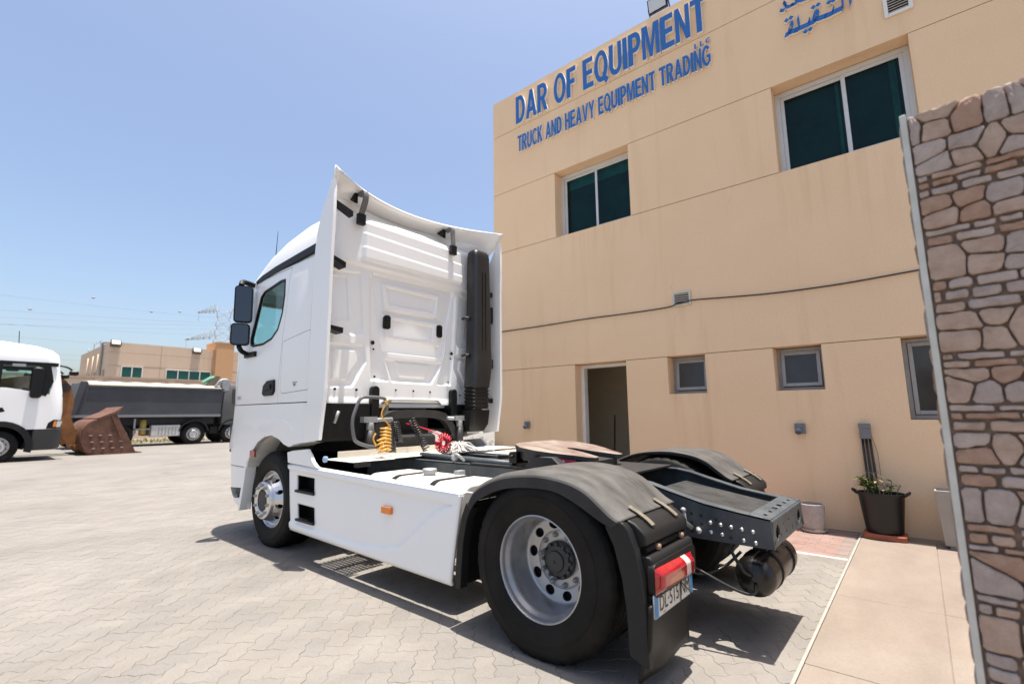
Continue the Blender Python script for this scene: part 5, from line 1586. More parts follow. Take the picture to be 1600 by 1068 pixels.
# engine block, cab rear suspension arch, dampers
bm = B(); box(bm, 2.95, 4.3, -.42, .42, .62, 1.38); finish('engine_block', bm, chassis_dark, tk, bevel=.04)
bm = B(); box(bm, 2.66, 2.98, -.30, .30, .55, 1.16); finish('gearbox', bm, chassis_dark, tk, bevel=.05)
bm = B(); box(bm, 2.72, 3.22, .58, 1.13, 1.12, 1.50); bx_ = finish('side_box', bm, black_plastic, tk, bevel=.01)
bm = B(); box(bm, 2.72, 3.22, -1.13, -.58, 1.2, 1.50); finish('side_box', bm, black_plastic, tk, bevel=.01)
bm = B(); tube(bm, [(2.715, 1.0, 1.30), (2.69, .97, 1.42)], .016, 8); finish('box_latch', bm, galv, bx_)
bm = B()
arch = smooth_path([(2.72, .62, .96), (2.72, .52, 1.2), (2.72, .36, 1.36), (2.72, .1, 1.385), (2.72, -.2, 1.385), (2.72, -.44, 1.34), (2.72, -.58, 1.18), (2.72, -.68, .96)], 5)
bar(bm, arch, (1, 0, 0), .045, .045)
finish('cab_support_arch', bm, dark_metal, tk)
for y in (.62, -.66):
    e = bpy.data.objects.new('cab_damper', None); link(e, tk)
    bm = B(); tube(bm, [(2.66, y, .97), (2.66, y, 1.22)], .05, 14); finish('damper_tube', bm, dark_metal, e)
    bm = B(); tube(bm, [(2.66, y, 1.18), (2.66, y, 1.34)], .04, 14); box(bm, 2.62, 2.70, y - .06, y + .1, 1.30, 1.36); finish('damper_head', bm, galv, e)
bm = B(); tube(bm, [(2.66, .7, 1.32), (2.66, .35, 1.33)], .022, 10); finish('cross_link', bm, galv, tk)
bm = B(); tube(bm, [(2.66, -.45, 1.33), (2.66, -.75, 1.32)], .022, 10); finish('cross_link', bm, galv, tk)

# air hoses and hand rail
def coil(p0, p1, r0, r1, turns, rad, n=14):
    p0, p1 = Vector(p0), Vector(p1); d = p1 - p0; x_, y_ = frame_of(d)
    pts = []
    N_ = int(turns * n)
    for k in range(N_ + 1):
        t_ = k / N_; a = 2 * PI * k / n; r = r0 + (r1 - r0) * t_
        pts.append(p0 + d * t_ + (x_ * math.cos(a) + y_ * math.sin(a)) * r)
    return pts
e = bpy.data.objects.new('yellow_air_hose', None); link(e, tk)
up_ = smooth_path([(2.26, .70, 1.50), (2.28, .735, 1.42), (2.28, .74, 1.36), (2.26, .69, 1.30), (2.27, .66, 1.265)], 6)
bm = B(); tube(bm, up_ + coil((2.27, .70, 1.26), (2.25, .71, 1.02), .05, .052, 7.5, .01), .0085, 7); tube(bm, coil((2.27, .77, 1.13), (2.22, .74, 1.02), .05, .05, 3.5, .01), .0085, 7); tube(bm, smooth_path([(2.27, .81, 1.20), (2.28, .83, 1.15), (2.27, .80, 1.08)], 5), .0085, 7); finish('hose_coil', bm, yellow_hose, e)
bm = B(); tube(bm, [(2.25, .705, 1.475), (2.25, .70, 1.535)], .02, 10); tube(bm, [(2.25, .74, 1.50), (2.25, .66, 1.515)], .012, 8); finish('hose_coupling', bm, mat('brass', (.45, .33, .16), .35, metal=.8), e)
for (a, b_, tn, r_) in (((2.40, .56, 1.31), (2.36, .55, 1.0), 15, .036), ((2.40, .49, 1.31), (2.37, .46, 1.10), 9, .034), ((2.42, .27, 1.33), (2.34, .12, 1.0), 14, .036)):
    bm = B(); tube(bm, coil(a, b_, r_, r_ * 1.05, tn, .01), .008, 6); finish('black_air_hose', bm, black_hose, tk)
bm = B()
ring_pts = []
for k in range(17 * 12):
    a = 2 * PI * k / (17 * 12) * .93 + 1.0; ph = 2 * PI * k / 12
    Rr = .068 + .036 * math.cos(ph)
    ring_pts.append((2.12 + .026 * math.sin(ph), .075 + Rr * math.cos(a) * 1.05, 1.075 + Rr * math.sin(a) * .98))
tube(bm, ring_pts, .007, 6); tube(bm, smooth_path([(2.12, .11, 1.15), (2.2, .16, 1.2), (2.4, .2, 1.25), (2.6, .2, 1.28)], 5), .007, 6); finish('red_air_hose', bm, red_hose, tk)
bm = B()
for dz in (0, .025): tube(bm, [(2.12, .03, 1.06 + dz), (2.25, -.18, 1.14 + dz)], .006, 6)
finish('hose_rod', bm, grey_plastic, tk)
bm = B(); tube(bm, smooth_path([(2.32, .71, 1.06), (2.31, .86, 1.08), (2.30, 1.0, 1.13), (2.30, 1.035, 1.2), (2.30, 1.05, 1.33), (2.30, 1.01, 1.46), (2.30, .97, 1.535), (2.30, .90, 1.55), (2.30, .74, 1.545), (2.30, .68, 1.52), (2.32, .655, 1.44), (2.38, .65, 1.38)], 4), .0165, 10); finish('hand_rail', bm, mat('rail_grey', (.10, .105, .11), .45), tk)

# rear mudguards, lamps, plate and flaps
MO = [(.575, .80), (.525, .875), (.45, .93), (.35, .975), (.24, 1.01), (.1, 1.032), (-.05, 1.04), (-.18, 1.03), (-.29, 1.008), (-.38, .972), (-.46, .915), (-.53, .862), (-.585, .835)]
MI = [(.52, .76), (.475, .815), (.41, .85), (.32, .89), (.22, .92), (.1, .938), (-.05, .945), (-.16, .938), (-.25, .91), (-.33, .875), (-.39, .845), (-.46, .81), (-.52, .79)]
def yv(s, a, b_): return (a, b_) if s > 0 else (-b_, -a)
for s in (1, -1):
    mg = bpy.data.objects.new('mudguard', None); link(mg, tk)
    bm = B()
    SEC = [(.585, -.03), (.59, -.004), (.605, 0), (.76, 0), (.765, -.004), (.775, -.004), (.78, 0), (1.00, 0), (1.005, -.005), (1.015, -.005), (1.02, 0), (1.19, -.002), (1.215, -.007), (1.24, -.026), (1.249, -.036)]
    fo = smooth_path([(x, 0, z_) for x, z_ in MO], 3); fi = smooth_path([(x, 0, z_) for x, z_ in MI], 3)
    G = []
    for i, p in enumerate(fo):
        q = fi[i]; nrm = (p - q).normalized()
        rowv = [bm.verts.new((p.x + nrm.x * dz, y * s, p.z + nrm.z * dz)) for y, dz in SEC]
        rowv += [bm.verts.new((q.x, 1.25 * s, q.z)), bm.verts.new((q.x, 1.235 * s, q.z))]
        G.append(rowv)
    for a, b_ in zip(G, G[1:]):
        for j in range(len(a) - 1): f = bm.faces.new((a[j], a[j + 1], b_[j + 1], b_[j])); f.smooth = True; f.material_index = 1 if j >= 13 or j == 0 else 0
    bmesh.ops.recalc_face_normals(bm, faces=bm.faces)
    finish('top_section', bm, [worn_plastic, mat('mudguard_side_shade', (.022, .022, .0225), .6, col2=(.042, .041, .039), scale=6, spec=.25)], mg, smooth=True, angle=32, solid=.006, soff=0)  # side is a darker copy: shade painted in beside the sunlit worn top
    # front lower section
    bm = B(); prism(bm, [(.565, .80), (.61, .70), (.645, .55), (.66, .40), (.665, .25), (.615, .25), (.605, .40), (.59, .55), (.56, .68), (.52, .765)], *yv(s, 1.175, 1.246), axis='Y')
    prism(bm, [(.565, .80), (.61, .70), (.645, .55), (.66, .40), (.665, .25), (.65, .25), (.645, .40), (.63, .55), (.597, .70), (.555, .79)], *yv(s, .60, 1.175), axis='Y')
    finish('front_section', bm, grey_plastic, mg, bevel=.006)
    # rear section: housing that carries the lamp
    bm = B()
    prism(bm, [(-.50, .80), (-.575, .832), (-.62, .815), (-.665, .78), (-.68, .76), (-.683, .715), (-.64, .70), (-.64, .665), (-.69, .665), (-.705, .655), (-.71, .63), (-.705, .48), (-.69, .45), (-.65, .42), (-.61, .42), (-.60, .55), (-.56, .70)], *yv(s, .655, 1.20), axis='Y')
    rs_ = finish('rear_section', bm, grey_plastic, mg, bevel=.012, seg=3)
    bm = B(); prism(bm, [(-.47, .795), (-.575, .826), (-.61, .79), (-.645, .70), (-.672, .56), (-.685, .40), (-.69, .16), (-.585, .20), (-.58, .40), (-.56, .55), (-.52, .70)], *yv(s, 1.195, 1.25), axis='Y'); finish('side_cheek', bm, grey_plastic, rs_, bevel=.012, seg=3)
    bm = B(); tube(bm, [(-.648, .66 * s, .683), (-.648, 1.17 * s, .683)], .022, 12); finish('hinge_bar', bm, black_plastic, rs_)
    for y in (.74, 1.05):
        bm = B(); lathe(bm, [(0, -.036), (.016, -.034), (.018, -.02), (.018, .01)], 'X', 12, (-.652, y * s, .683)); finish('rusty_bolt', bm, mat('bolt_rust', (.25, .16, .11), .6), rs_)
        bm = B(); pth = [Vector(p) for p in ((-.535, 0, .868), (-.56, 0, .853), (-.585, 0, .842), (-.62, 0, .823), (-.645, 0, .806), (-.668, 0, .787))]
        bar(bm, [q + Vector((0, (y + .03) * s, .008)) for q in pth], (0, 1, 0), .019, .002)
        finish('retaining_strap', bm, strap_mat, mg)
    # tail lamp
    bm = B(); prism(bm, rrect(.66, 1.215, .475, .635, .04, 4) if s > 0 else rrect(-1.215, -.66, .475, .635, .04, 4), -.722, -.68, 'X'); lp = finish('tail_lamp', bm, black_plastic, rs_, bevel=.008)
    bm = B(); a0, a1 = (.735, 1.212)
    def lampP(y, z_):
        b1 = sstep(0, .05, min(y - a0, a1 - y)); b2 = sstep(0, .035, min(z_ - .497, .618 - z_))
        return (-.7235 - .034 * b1 ** .5 * b2 ** .5, y * s, z_ - .03 * (a1 - y))
    relief(bm, lin(a0, a1, 41), lin(.497, .618, 21), lampP)
    if s > 0: bmesh.ops.reverse_faces(bm, faces=bm.faces)
    for f in bm.faces:
        c = f.calc_center_median(); yy = abs(c.y)
        f.material_index = 1 if .83 < yy < .895 else (2 if (.93 < yy < 1.10 and c.z < .555) else 0)
    finish('lens', bm, [red_lens, mat('lens_clear', (.6, .5, .46), .15, coat=.7), mat('lens_amber', (.36, .10, .035), .15, coat=.7)], lp, smooth=True, angle=60)
    # mudflap
    bm = B()
    relief(bm, lin(.69, 1.245, 14), lin(.09, .45, 12), lambda y, z_: (-.672 - .02 * sstep(.2, .45, z_) + .05 * (1 - sstep(.10, .26, z_)) * sstep(1.0, 1.25, y) - .012 * math.sin(6 * y), y * s, z_ + .03 * (1.25 - y) * (1 - sstep(.1, .4, z_)) * 2))
    finish('mud_flap', bm, black_plastic, mg, solid=.014, soff=0)
    if s > 0:
        bm = B(); prism(bm, rrect(.72, 1.215, .385, .495, .008, 3), -.715, -.709, 'X'); npl = finish('number_plate', bm, mat('plate_white', (.62, .60, .55), .4, var=.06, scale=10), rs_)
        for a, b_ in ((.722, .76), (1.172, 1.213)):
            bm = B(); box(bm, -.7165, -.7155, a, b_, .388, .492); finish('plate_band', bm, mat('plate_blue', (.03, .22, .48), .4), npl)
        MX = Matrix(((0, 0, -1), (-1, 0, 0), (0, 1, 0))).to_4x4()   # faces -x, reads towards -y
        mm = MX.copy(); mm.translation = (-.7168, 1.16, .408); t_ = flat_text('DL\u00b7515 NM', .1, mat('plate_black', (.012, .012, .012), .5), npl, mm, 'plate_number')
        xs_ = [v.co.x for v in t_.data.vertices]; k_ = .385 / (max(xs_) - min(xs_))
        for v in t_.data.vertices: v.co.x *= k_
        mm = MX.copy(); mm.translation = (-.7168, 1.12, .391); flat_text('ITALIA', .011, mat('plate_black', (.012, .012, .012), .5), npl, mm, 'plate_country')
        bm = B(); tube(bm, [(-.72, .90, .50), (-.721, .905, .39)], .003, 6); tube(bm, [(-.72, .89, .48), (-.721, .80, .42), (-.72, .74, .38)], .0025, 6); finish('loose_wire', bm, black_hose, npl)
        rr_ = mg
# air tank across the rear and brake chambers
e = bpy.data.objects.new('air_tank', None); link(e, tk)
bm = B(); lathe(bm, [(0, .36), (.05, .355), (.09, .335), (.112, .30), (.118, .27), (.118, -.30), (.112, -.33), (.09, -.36), (.05, -.38), (0, -.385)], 'Y', 32, (-.93, 0, .40)); finish('tank_shell', bm, mat('tank_black', (.0045, .0045, .005), .28, col2=(.012, .010, .0085), scale=6), e, smooth=True)
for y in (.12, -.2):
    bm = B(); lathe(bm, [(.118, y - .02), (.124, y - .018), (.124, y + .018), (.118, y + .02)], 'Y', 32, (-.93, 0, .40)); finish('tank_band', bm, black_plastic, e)
bm = B(); tube(bm, smooth_path([(-.93, .36, .42), (-.90, .40, .45), (-.85, .4, .53), (-.8, .38, .62)], 4), .01, 6); tube(bm, smooth_path([(-.95, .36, .38), (-.95, .42, .34), (-.85, .46, .36), (-.6, .5, .46), (-.3, .5, .5)], 4), .009, 6); finish('tank_line', bm, black_hose, e)
for q in (.12, -.2):
    bm = B(); box(bm, -.97, -.89, q - .02, q + .02, .5, .62); finish('tank_hanger', bm, chassis_dark, e)
for s in (1, -1):
    bm = B(); lathe(bm, [(0, -.12), (.07, -.11), (.085, -.05), (.085, .05), (.07, .11), (0, .12)], 'X', 20, (-.34, .55 * s, .50)); finish('brake_chamber', bm, dark_metal, tk, smooth=True)
    bm = B(); lathe(bm, [(.06, .55), (.11, .58), (.13, .63), (.11, .68), (.13, .73), (.11, .78), (.06, .80)], 'Z', 24, (-.42, .36 * s, 0)); finish('air_spring', bm, rubber, tk, smooth=True)
bm = B(); tube(bm, smooth_path([(-.55, .6, .5), (-.65, .45, .40), (-.75, .3, .42), (-.85, .25, .52)], 4), .009, 6); finish('brake_line', bm, black_hose, tk)

# white cotton mop lying on the deck plate
mp = thing('mop_head', 'crumpled white cotton mop head lying on the truck deck beside the red hose', 'mop', (2.22, -.22, .966))
rm = random.Random(3)
bm = B()
for k in range(95):
    a = rm.uniform(0, 2 * PI); r0 = rm.uniform(.0, .06); L_ = rm.uniform(.08, .2)
    pts = []
    sx, sy = r0 * math.cos(a), r0 * math.sin(a)
    h0 = rm.uniform(.04, .105)
    for q in range(7):
        t_ = q / 6
        pts.append((sx * .8 + math.cos(a) * L_ * t_ * .8 + rm.uniform(-.012, .012), sy + math.sin(a) * L_ * t_ * 1.25 - .06 * t_ * (1 if math.sin(a) < 0 else 0) + rm.uniform(-.012, .012), max(.006, h0 * (1 - t_ ** 1.5) + rm.uniform(-.008, .008))))
    tube(bm, smooth_path(pts, 2), .0055, 5)
finish('strand_bundle', bm, cotton, mp)

# ------------------------------------------------------------------ background vehicles, heading -y
def simple_wheel(parent, x, y, r=.507, flip=False, mt=None, name='wheel'):
    e = bpy.data.objects.new(name, None); link(e, parent); e.location = (x, y, r * .96)
    e.rotation_euler = (0, 0, PI if flip else 0)
    k = r / .507
    e.scale = (k, 1, k)
    for me, nm in ((TY, 'tyre'), (mt or RIMF, 'rim'), (DRUM, 'brake_drum')):
        o = bpy.data.objects.new(nm, me); link(o, e)
    return e
# white truck at the left edge
pk = thing('parked_white_truck', 'white truck cab with black lower trim at the left edge of the yard', 'truck', (21.75, 2.39, 0), R(-90))
lv = [(1.02, -.85, 1.45, 1.24, .3, .3), (1.6, -.85, 1.47, 1.245, .3, .3), (2.25, -.85, 1.42, 1.245, .32, .3), (3.2, -.85, 1.27, 1.2, .34, .3), (3.28, -.85, 1.27, 1.2, .36, .3), (3.5, -.85, 1.22, 1.19, .4, .32), (3.66, -.85, 1.05, 1.16, .45, .35), (3.78, -.85, .7, 1.08, .5, .4), (3.86, -.8, .1, .95, .4, .4), (3.9, -.7, -.3, .8, .2, .3)]
pc = shell('cab_body', lv, cabm)
PWIN = [(1.06, 2.16), (.80, 2.22), (.05, 2.36), (-.55, 2.36), (-.55, 3.2), (.98, 3.2), (1.12, 2.6)]
c1 = cutter(lambda bm: loft(bm, [plan(1.2, -.75, 1.36, 1.19, .3, .3), plan(2.2, -.75, 1.36, 1.19, .3, .3), plan(3.22, -.75, 1.2, 1.15, .3, .3)]), 1)
c2 = cutter(lambda bm: prism(bm, PWIN, -1.5, 1.5, 'Y'), 0)
c3 = cutter(lambda bm: prism(bm, [(-1.06, 2.1), (1.06, 2.1), (1.02, 3.15), (-1.02, 3.15)], 1.1, 1.6, 'X'), 0)
c4 = cutter(lambda bm: prism(bm, [(.78 * math.cos(a), .45 + .78 * math.sin(a)) for a in [PI * k / 16 for k in range(17)]], -1.6, 1.6, 'Y'), 1)
boolean(pc, [c1, c2, c3, c4]); drop(c1, c2, c3, c4)
pc.parent = pk; pc.data.shade_smooth(); pc.data.set_sharp_from_angle(angle=R(28))
for s in (1, -1):
    bm = B(); prism(bm, PWIN, 1.19 * s - .004, 1.19 * s + .004, 'Y'); finish('side_window', bm, cab_glass, pk)
    bm = B(); prism(bm, [(-.6, 3.22), (1.2, 3.22), (1.2, 3.10), (-.6, 3.1)], *yv(s, 1.15, 1.235), axis='Y'); finish('window_trim', bm, black_plastic, pk)
    bm = B(); prism(bm, [(.82, 2.14), (.98, 2.1), (1.13, 2.6), (1.0, 3.2), (.74, 3.2)], *yv(s, 1.16, 1.252), axis='Y'); finish('window_pillar', bm, black_plastic, pk)
    bm = B(); prism(bm, [(-.6, 2.3), (-.1, 2.3), (-.1, 3.2), (-.6, 3.2)], *yv(s, 1.16, 1.25), axis='Y'); finish('rear_pillar', bm, black_plastic, pk)
    bm = B(); prism(bm, rrect(.1, .42, 3.05, 3.14, .03), *yv(s, 1.2, 1.26), axis='Y'); finish('side_lamp', bm, galv, pk)
    bm = B(); loft(bm, [[(.72 + dx * k, (1.30 + .12 * q) * s, 2.55 + dz * k) for dx, dz in rrect(-.15, .15, -.52, .5, .1)] for q, k in ((0, .9), (.4, 1), (1, .9))]); finish('side_mirror', bm, black_plastic, pk, smooth=True)
    bm = B(); prism(bm, [(-.05, 1.56), (-.4, 1.6), (-.4, 1.74), (.02, 1.72), (.08, 1.6)], *yv(s, 1.23, 1.262), axis='Y'); finish('door_handle', bm, black_plastic, pk)
    arc = [(.64 * math.cos(R(a)), .48 + .64 * math.sin(R(a))) for a in range(-15, 190, 12)]; arc2 = [(.82 * math.cos(R(a)), .48 + .82 * math.sin(R(a))) for a in range(-15, 190, 12)][::-1]
    bm = B(); prism(bm, arc + arc2, *yv(s, 1.12, 1.275), axis='Y'); finish('wheel_arch_trim', bm, grey_plastic, pk, bevel=.02)
    bm = B(); prism(bm, [(1.08, 1.03), (1.42, 1.03), (1.47, 1.3), (1.25, 1.33), (1.12, 1.22)], *yv(s, .95, 1.262), axis='Y'); hl = finish('headlamp', bm, black_plastic, pk, bevel=.02)
    bm = B(); prism(bm, [(1.32, 1.08), (1.42, 1.08), (1.46, 1.27), (1.34, 1.28)], *yv(s, 1.262, 1.268), axis='Y'); finish('lens', bm, clear_lens, hl)
    bm = B(); prism(bm, [(1.24, 1.09), (1.31, 1.09), (1.33, 1.27), (1.26, 1.28)], *yv(s, 1.262, 1.268), axis='Y'); finish('turn_lamp', bm, orange_lens, hl)
    simple_wheel(pk, 0, 1.18 * s, flip=s < 0, name='front_wheel')
    bm = B(); tube(bm, smooth_path([(1.15, .9 * s, 3.18), (1.45, .95 * s, 3.12), (1.62, 1.0 * s, 2.98)], 4), .03, 8); loft(bm, [[(1.62 + dx, 1.0 * s + dy, z_) for dx, dy in rrect(-.10 * k, .14 * k, -.13 * k, .13 * k, .05 * k)] for z_, k in ((3.0, .7), (2.96, 1), (2.86, 1), (2.84, .7))]); finish('front_mirror', bm, black_plastic, pk)
bm = B(); loft(bm, [plan(.34, .72, 1.42, 1.18, .35, .3), plan(.42, .72, 1.5, 1.235, .35, .3), plan(1.0, .78, 1.5, 1.25, .33, .3)]); finish('bumper', bm, mat('bumper_dark', (.035, .036, .038), .5), pk, smooth=True, angle=40)
bm = B(); prism(bm, [(-1.05, 2.1), (1.05, 2.1), (1.01, 3.15), (-1.01, 3.15)], 1.30, 1.306, 'X')
for v in bm.verts: v.co.x += (2.6 - v.co.z) * .13
finish('windscreen', bm, cab_glass, pk)
bm = B(); box(bm, -6.5, -.3, -.42, .42, .65, .95); finish('frame', bm, chassis_dark, pk)
bm = B(); tube(bm, [(.2, -.9, 3.84), (.17, -.92, 4.25)], .012, 6); finish('antenna', bm, black_plastic, pk)
bm = B(); box(bm, -.75, -.70, -1.1, 1.1, 1.3, 3.2); finish('rear_cab_wall', bm, interior_dark, pk)

# wheel loader standing behind it, with the rusty bucket on the ground
ld = thing('wheel_loader', 'yellow wheel loader with rusty bucket lowered to the ground behind the white cab', 'loader', (23.5, 3.4, 0), R(-90))
BW = 1.5
bk = bpy.data.objects.new('bucket', None); link(bk, ld)
def by(y): return 3.4 - y        # world y -> local x
back = smooth_path([(by(-1.42), 0, .015), (by(-.3), 0, .0), (by(.02), 0, .12), (by(.19), 0, .5), (by(.15), 0, .95), (by(-.05), 0, 1.22), (by(-.30), 0, 1.33), (by(-.62), 0, 1.47)], 4)
bm = B()
relief(bm, list(range(len(back))), [-BW, BW], lambda i, y: (back[i].x, y, back[i].z)); finish('bucket_shell', bm, rusty, bk, solid=.04, soff=0)
side = [(by(-1.5), .0), (by(-.25), .0), (by(.03), .12), (by(.19), .5), (by(.15), .95), (by(-.05), 1.22), (by(-.30), 1.33), (by(-.78), 1.52), (by(-.92), 1.2), (by(-1.25), .55)]
for s in (1, -1):
    bm = B(); prism(bm, side, *yv(s, BW, BW + .04), axis='Y'); sp = finish('side_plate', bm, rusty, bk)
    for r_ in range(3):
        for q in range(4 if r_ else 3):
            x_ = by(-.08 - q * .28 - r_ * .06); z_ = .72 - r_ * .24
            bm = B(); box(bm, x_ - .045, x_ + .045, *yv(s, BW + .04, BW + .055), z_ - .012, z_ + .012); finish('weld_strip', bm, mat('bare_steel', (.5, .47, .44), .4, metal=.4), sp)
    bm = B(); prism(bm, [(by(-.62), 1.44), (by(-.68), 1.46), (by(-1.02), .62), (by(-.95), .6)], *yv(s, BW + .04, BW + .07), axis='Y'); finish('side_rib', bm, rusty, sp)
bm = B(); V_ = [(by(-.25), 1.31), (by(-.80), 1.53), (by(-1.0), 1.78), (by(-.96), 1.80), (by(-.72), 1.60), (by(-.22), 1.36)]; prism(bm, V_, -BW - .05, BW + .05, 'Y'); finish('spill_guard', bm, rusty, bk)
bm = B(); prism(bm, [(by(-1.35), 0), (by(-1.68), .0), (by(-1.68), .03), (by(-1.35), .06)], -BW - .06, BW + .06, 'Y'); finish('cutting_edge', bm, rusty, bk)
for s in (1, -1):
    bm = B()
    pth = smooth_path([(by(.25), .62 * s, .42), (by(.42), .62 * s, .8), (by(.62), .62 * s, 1.4), (by(.60), .62 * s, 1.9), (by(.72), .62 * s, 2.45), (by(1.1), .62 * s, 2.75), (by(2.2), .62 * s, 2.6), (by(3.3), .62 * s, 2.2)], 5)
    bar(bm, pth, (0, 1, 0), .09, .20)
    finish('lift_arm', bm, rusty_yellow, ld)
    bm = B(); tube(bm, [(by(.7), .5 * s, 2.5), (by(.7), .78 * s, 2.5)], .17, 16); finish('pivot_boss', bm, mat('grease_black', (.03, .02, .015), .5), ld)
    bm = B(); tube(bm, [(by(.2), .3 * s, .9), (by(.9), .3 * s, 1.1), (by(1.6), .3 * s, 1.6)], .09, 10); finish('tilt_link', bm, rusty_yellow, ld)
    for x_ in (by(2.6), by(6.0)):
        e = bpy.data.objects.new('loader_wheel', None); link(e, ld); e.location = (x_, 1.0 * s, .8)
        bm = B(); lathe(bm, [(.36, .3), (.5, .34), (.7, .33), (.79, .26), (.8, 0), (.79, -.26), (.7, -.33), (.5, -.34), (.36, -.3)], 'Y', 40); finish('tyre', bm, rubber, e, smooth=True)
        bm = B(); lathe(bm, [(.38, .3), (.33, .1), (.15, .12), (0, .12)], 'Y', 24); finish('rim', bm, rusty_yellow, e, smooth=True)
bm = B(); tube(bm, [(by(.15), -.9, .3), (by(.15), .9, .3)], .12, 12); finish('bucket_pin', bm, rusty_yellow, bk)
bm = B(); prism(bm, [(by(1.7), .7), (by(3.4), .7), (by(3.4), 2.3), (by(2.9), 2.3), (by(1.7), 1.3)], -.5, .5, 'Y'); finish('front_frame', bm, rusty_yellow, ld, bevel=.03)
bm = B(); prism(bm, [(by(3.9), .8), (by(7.6), .8), (by(7.6), 2.0), (by(5.4), 2.25), (by(3.9), 2.25)], -.95, .95, 'Y'); finish('engine_hood', bm, rusty_yellow, ld, bevel=.05)
bm = B(); prism(bm, [(by(3.7), 2.2), (by(5.3), 2.2), (by(5.2), 3.4), (by(3.8), 3.4)], -.75, .75, 'Y'); finish('cab', bm, dull_glass, ld, bevel=.05)
bm = B(); prism(bm, [(by(3.6), 3.4), (by(5.4), 3.4), (by(5.3), 3.52), (by(3.7), 3.52)], -.85, .85, 'Y'); finish('cab_roof', bm, rusty_yellow, ld, bevel=.03)

# dump truck
dt = thing('dump_truck', 'dark grey four axle dump truck with cream tarpaulin rolled over its body', 'truck', (28.05, -6.64, 0), R(-90))
dx = lambda y: -6.64 - y
bed = bpy.data.objects.new('tipper_body', None); link(bed, dt)
SIDE = [(dx(.02), 1.45), (dx(-.28), 3.0), (dx(-.42), 3.02), (dx(-.6), 2.82), (dx(-6.12), 2.80), (dx(-6.0), 1.45)]
for s in (1, -1):
    bm = B(); prism(bm, SIDE, *yv(s, 1.14, 1.19), axis='Y'); finish('body_side', bm, bed_grey, bed, bevel=.01)
    bm = B(); box(bm, dx(-.05), dx(-6.02), *yv(s, 1.15, 1.25), 1.38, 1.50); finish('lower_rail', bm, mat('rail_pale', (.20, .205, .21), .5), bed)
    bm = B(); box(bm, dx(-.55), dx(-6.12), *yv(s, 1.13, 1.24), 2.74, 2.83); finish('top_rail', bm, bed_grey, bed)
    bm = B(); prism(bm, [(dx(.0), 1.5), (dx(-.32), 3.0), (dx(-.52), 3.0), (dx(-.22), 1.5)], *yv(s, 1.19, 1.26), axis='Y'); finish('rear_post', bm, bed_grey, bed, bevel=.02)
bm = B(); box(bm, dx(-.15), dx(-6.0), -1.13, 1.13, 1.45, 1.52); finish('body_floor', bm, bed_grey, bed)
bm = B(); prism(bm, [(dx(.0), 1.46), (dx(-.28), 2.95), (dx(-.34), 2.95), (dx(-.08), 1.46)], -1.13, 1.13, 'Y'); finish('tailgate', bm, bed_grey, bed)
bm = B(); box(bm, dx(-5.98), dx(-6.08), -1.13, 1.13, 1.5, 3.0); finish('headboard', bm, bed_grey, bed)
bm = B()
def tarp(u, v): return (dx(-.55) + u * (dx(-6.0) - dx(-.55)), -1.22 + 2.44 * v, 2.84 + .24 * math.sin(PI * min(1, max(0, v))) ** .45 + .02 * math.sin(u * 40) * math.sin(PI * v))
relief(bm, lin(0, 1, 40), lin(0, 1, 17), tarp); finish('tarpaulin', bm, cream_cloth, bed, solid=.01, smooth=True)
bm = B(); prism(bm, [(dx(-6.05), 2.7), (dx(-6.35), 2.75), (dx(-6.4), 3.3), (dx(-6.15), 3.35), (dx(-6.0), 3.2)], -1.2, -.9, 'Y'); tube(bm, smooth_path([(dx(-5.7), -1.1, 2.9), (dx(-5.9), -1.1, 3.25), (dx(-6.2), -1.1, 3.35), (dx(-6.4), -1.1, 3.2)], 4), .06, 8); finish('tarp_winder', bm, galv, bed)
bm = B(); prism(bm, [(dx(-5.5), 2.9), (dx(-5.8), 3.1), (dx(-6.0), 3.5), (dx(-5.75), 3.55), (dx(-5.35), 3.05)], -.9, -.4, 'Y'); finish('load_scrap', bm, strap_mat, bed)
bm = B(); tube(bm, smooth_path([(dx(-5.2), -.8, 3.15), (dx(-5.55), -.8, 3.4), (dx(-5.9), -.7, 3.45)], 4), .10, 8); finish('green_sack', bm, mat('sack_green', (.12, .3, .2), .7), bed, smooth=True)
bm = B(); loft(bm, [plan(.95, -.55, 1.4, 1.22, .3, .3), plan(2.0, -.55, 1.42, 1.24, .3, .3), plan(2.95, -.5, 1.3, 1.18, .35, .3), plan(3.12, -.4, 1.1, 1.08, .4, .35)]); finish('cab_body', bm, cab_grey, dt, smooth=True, angle=30)
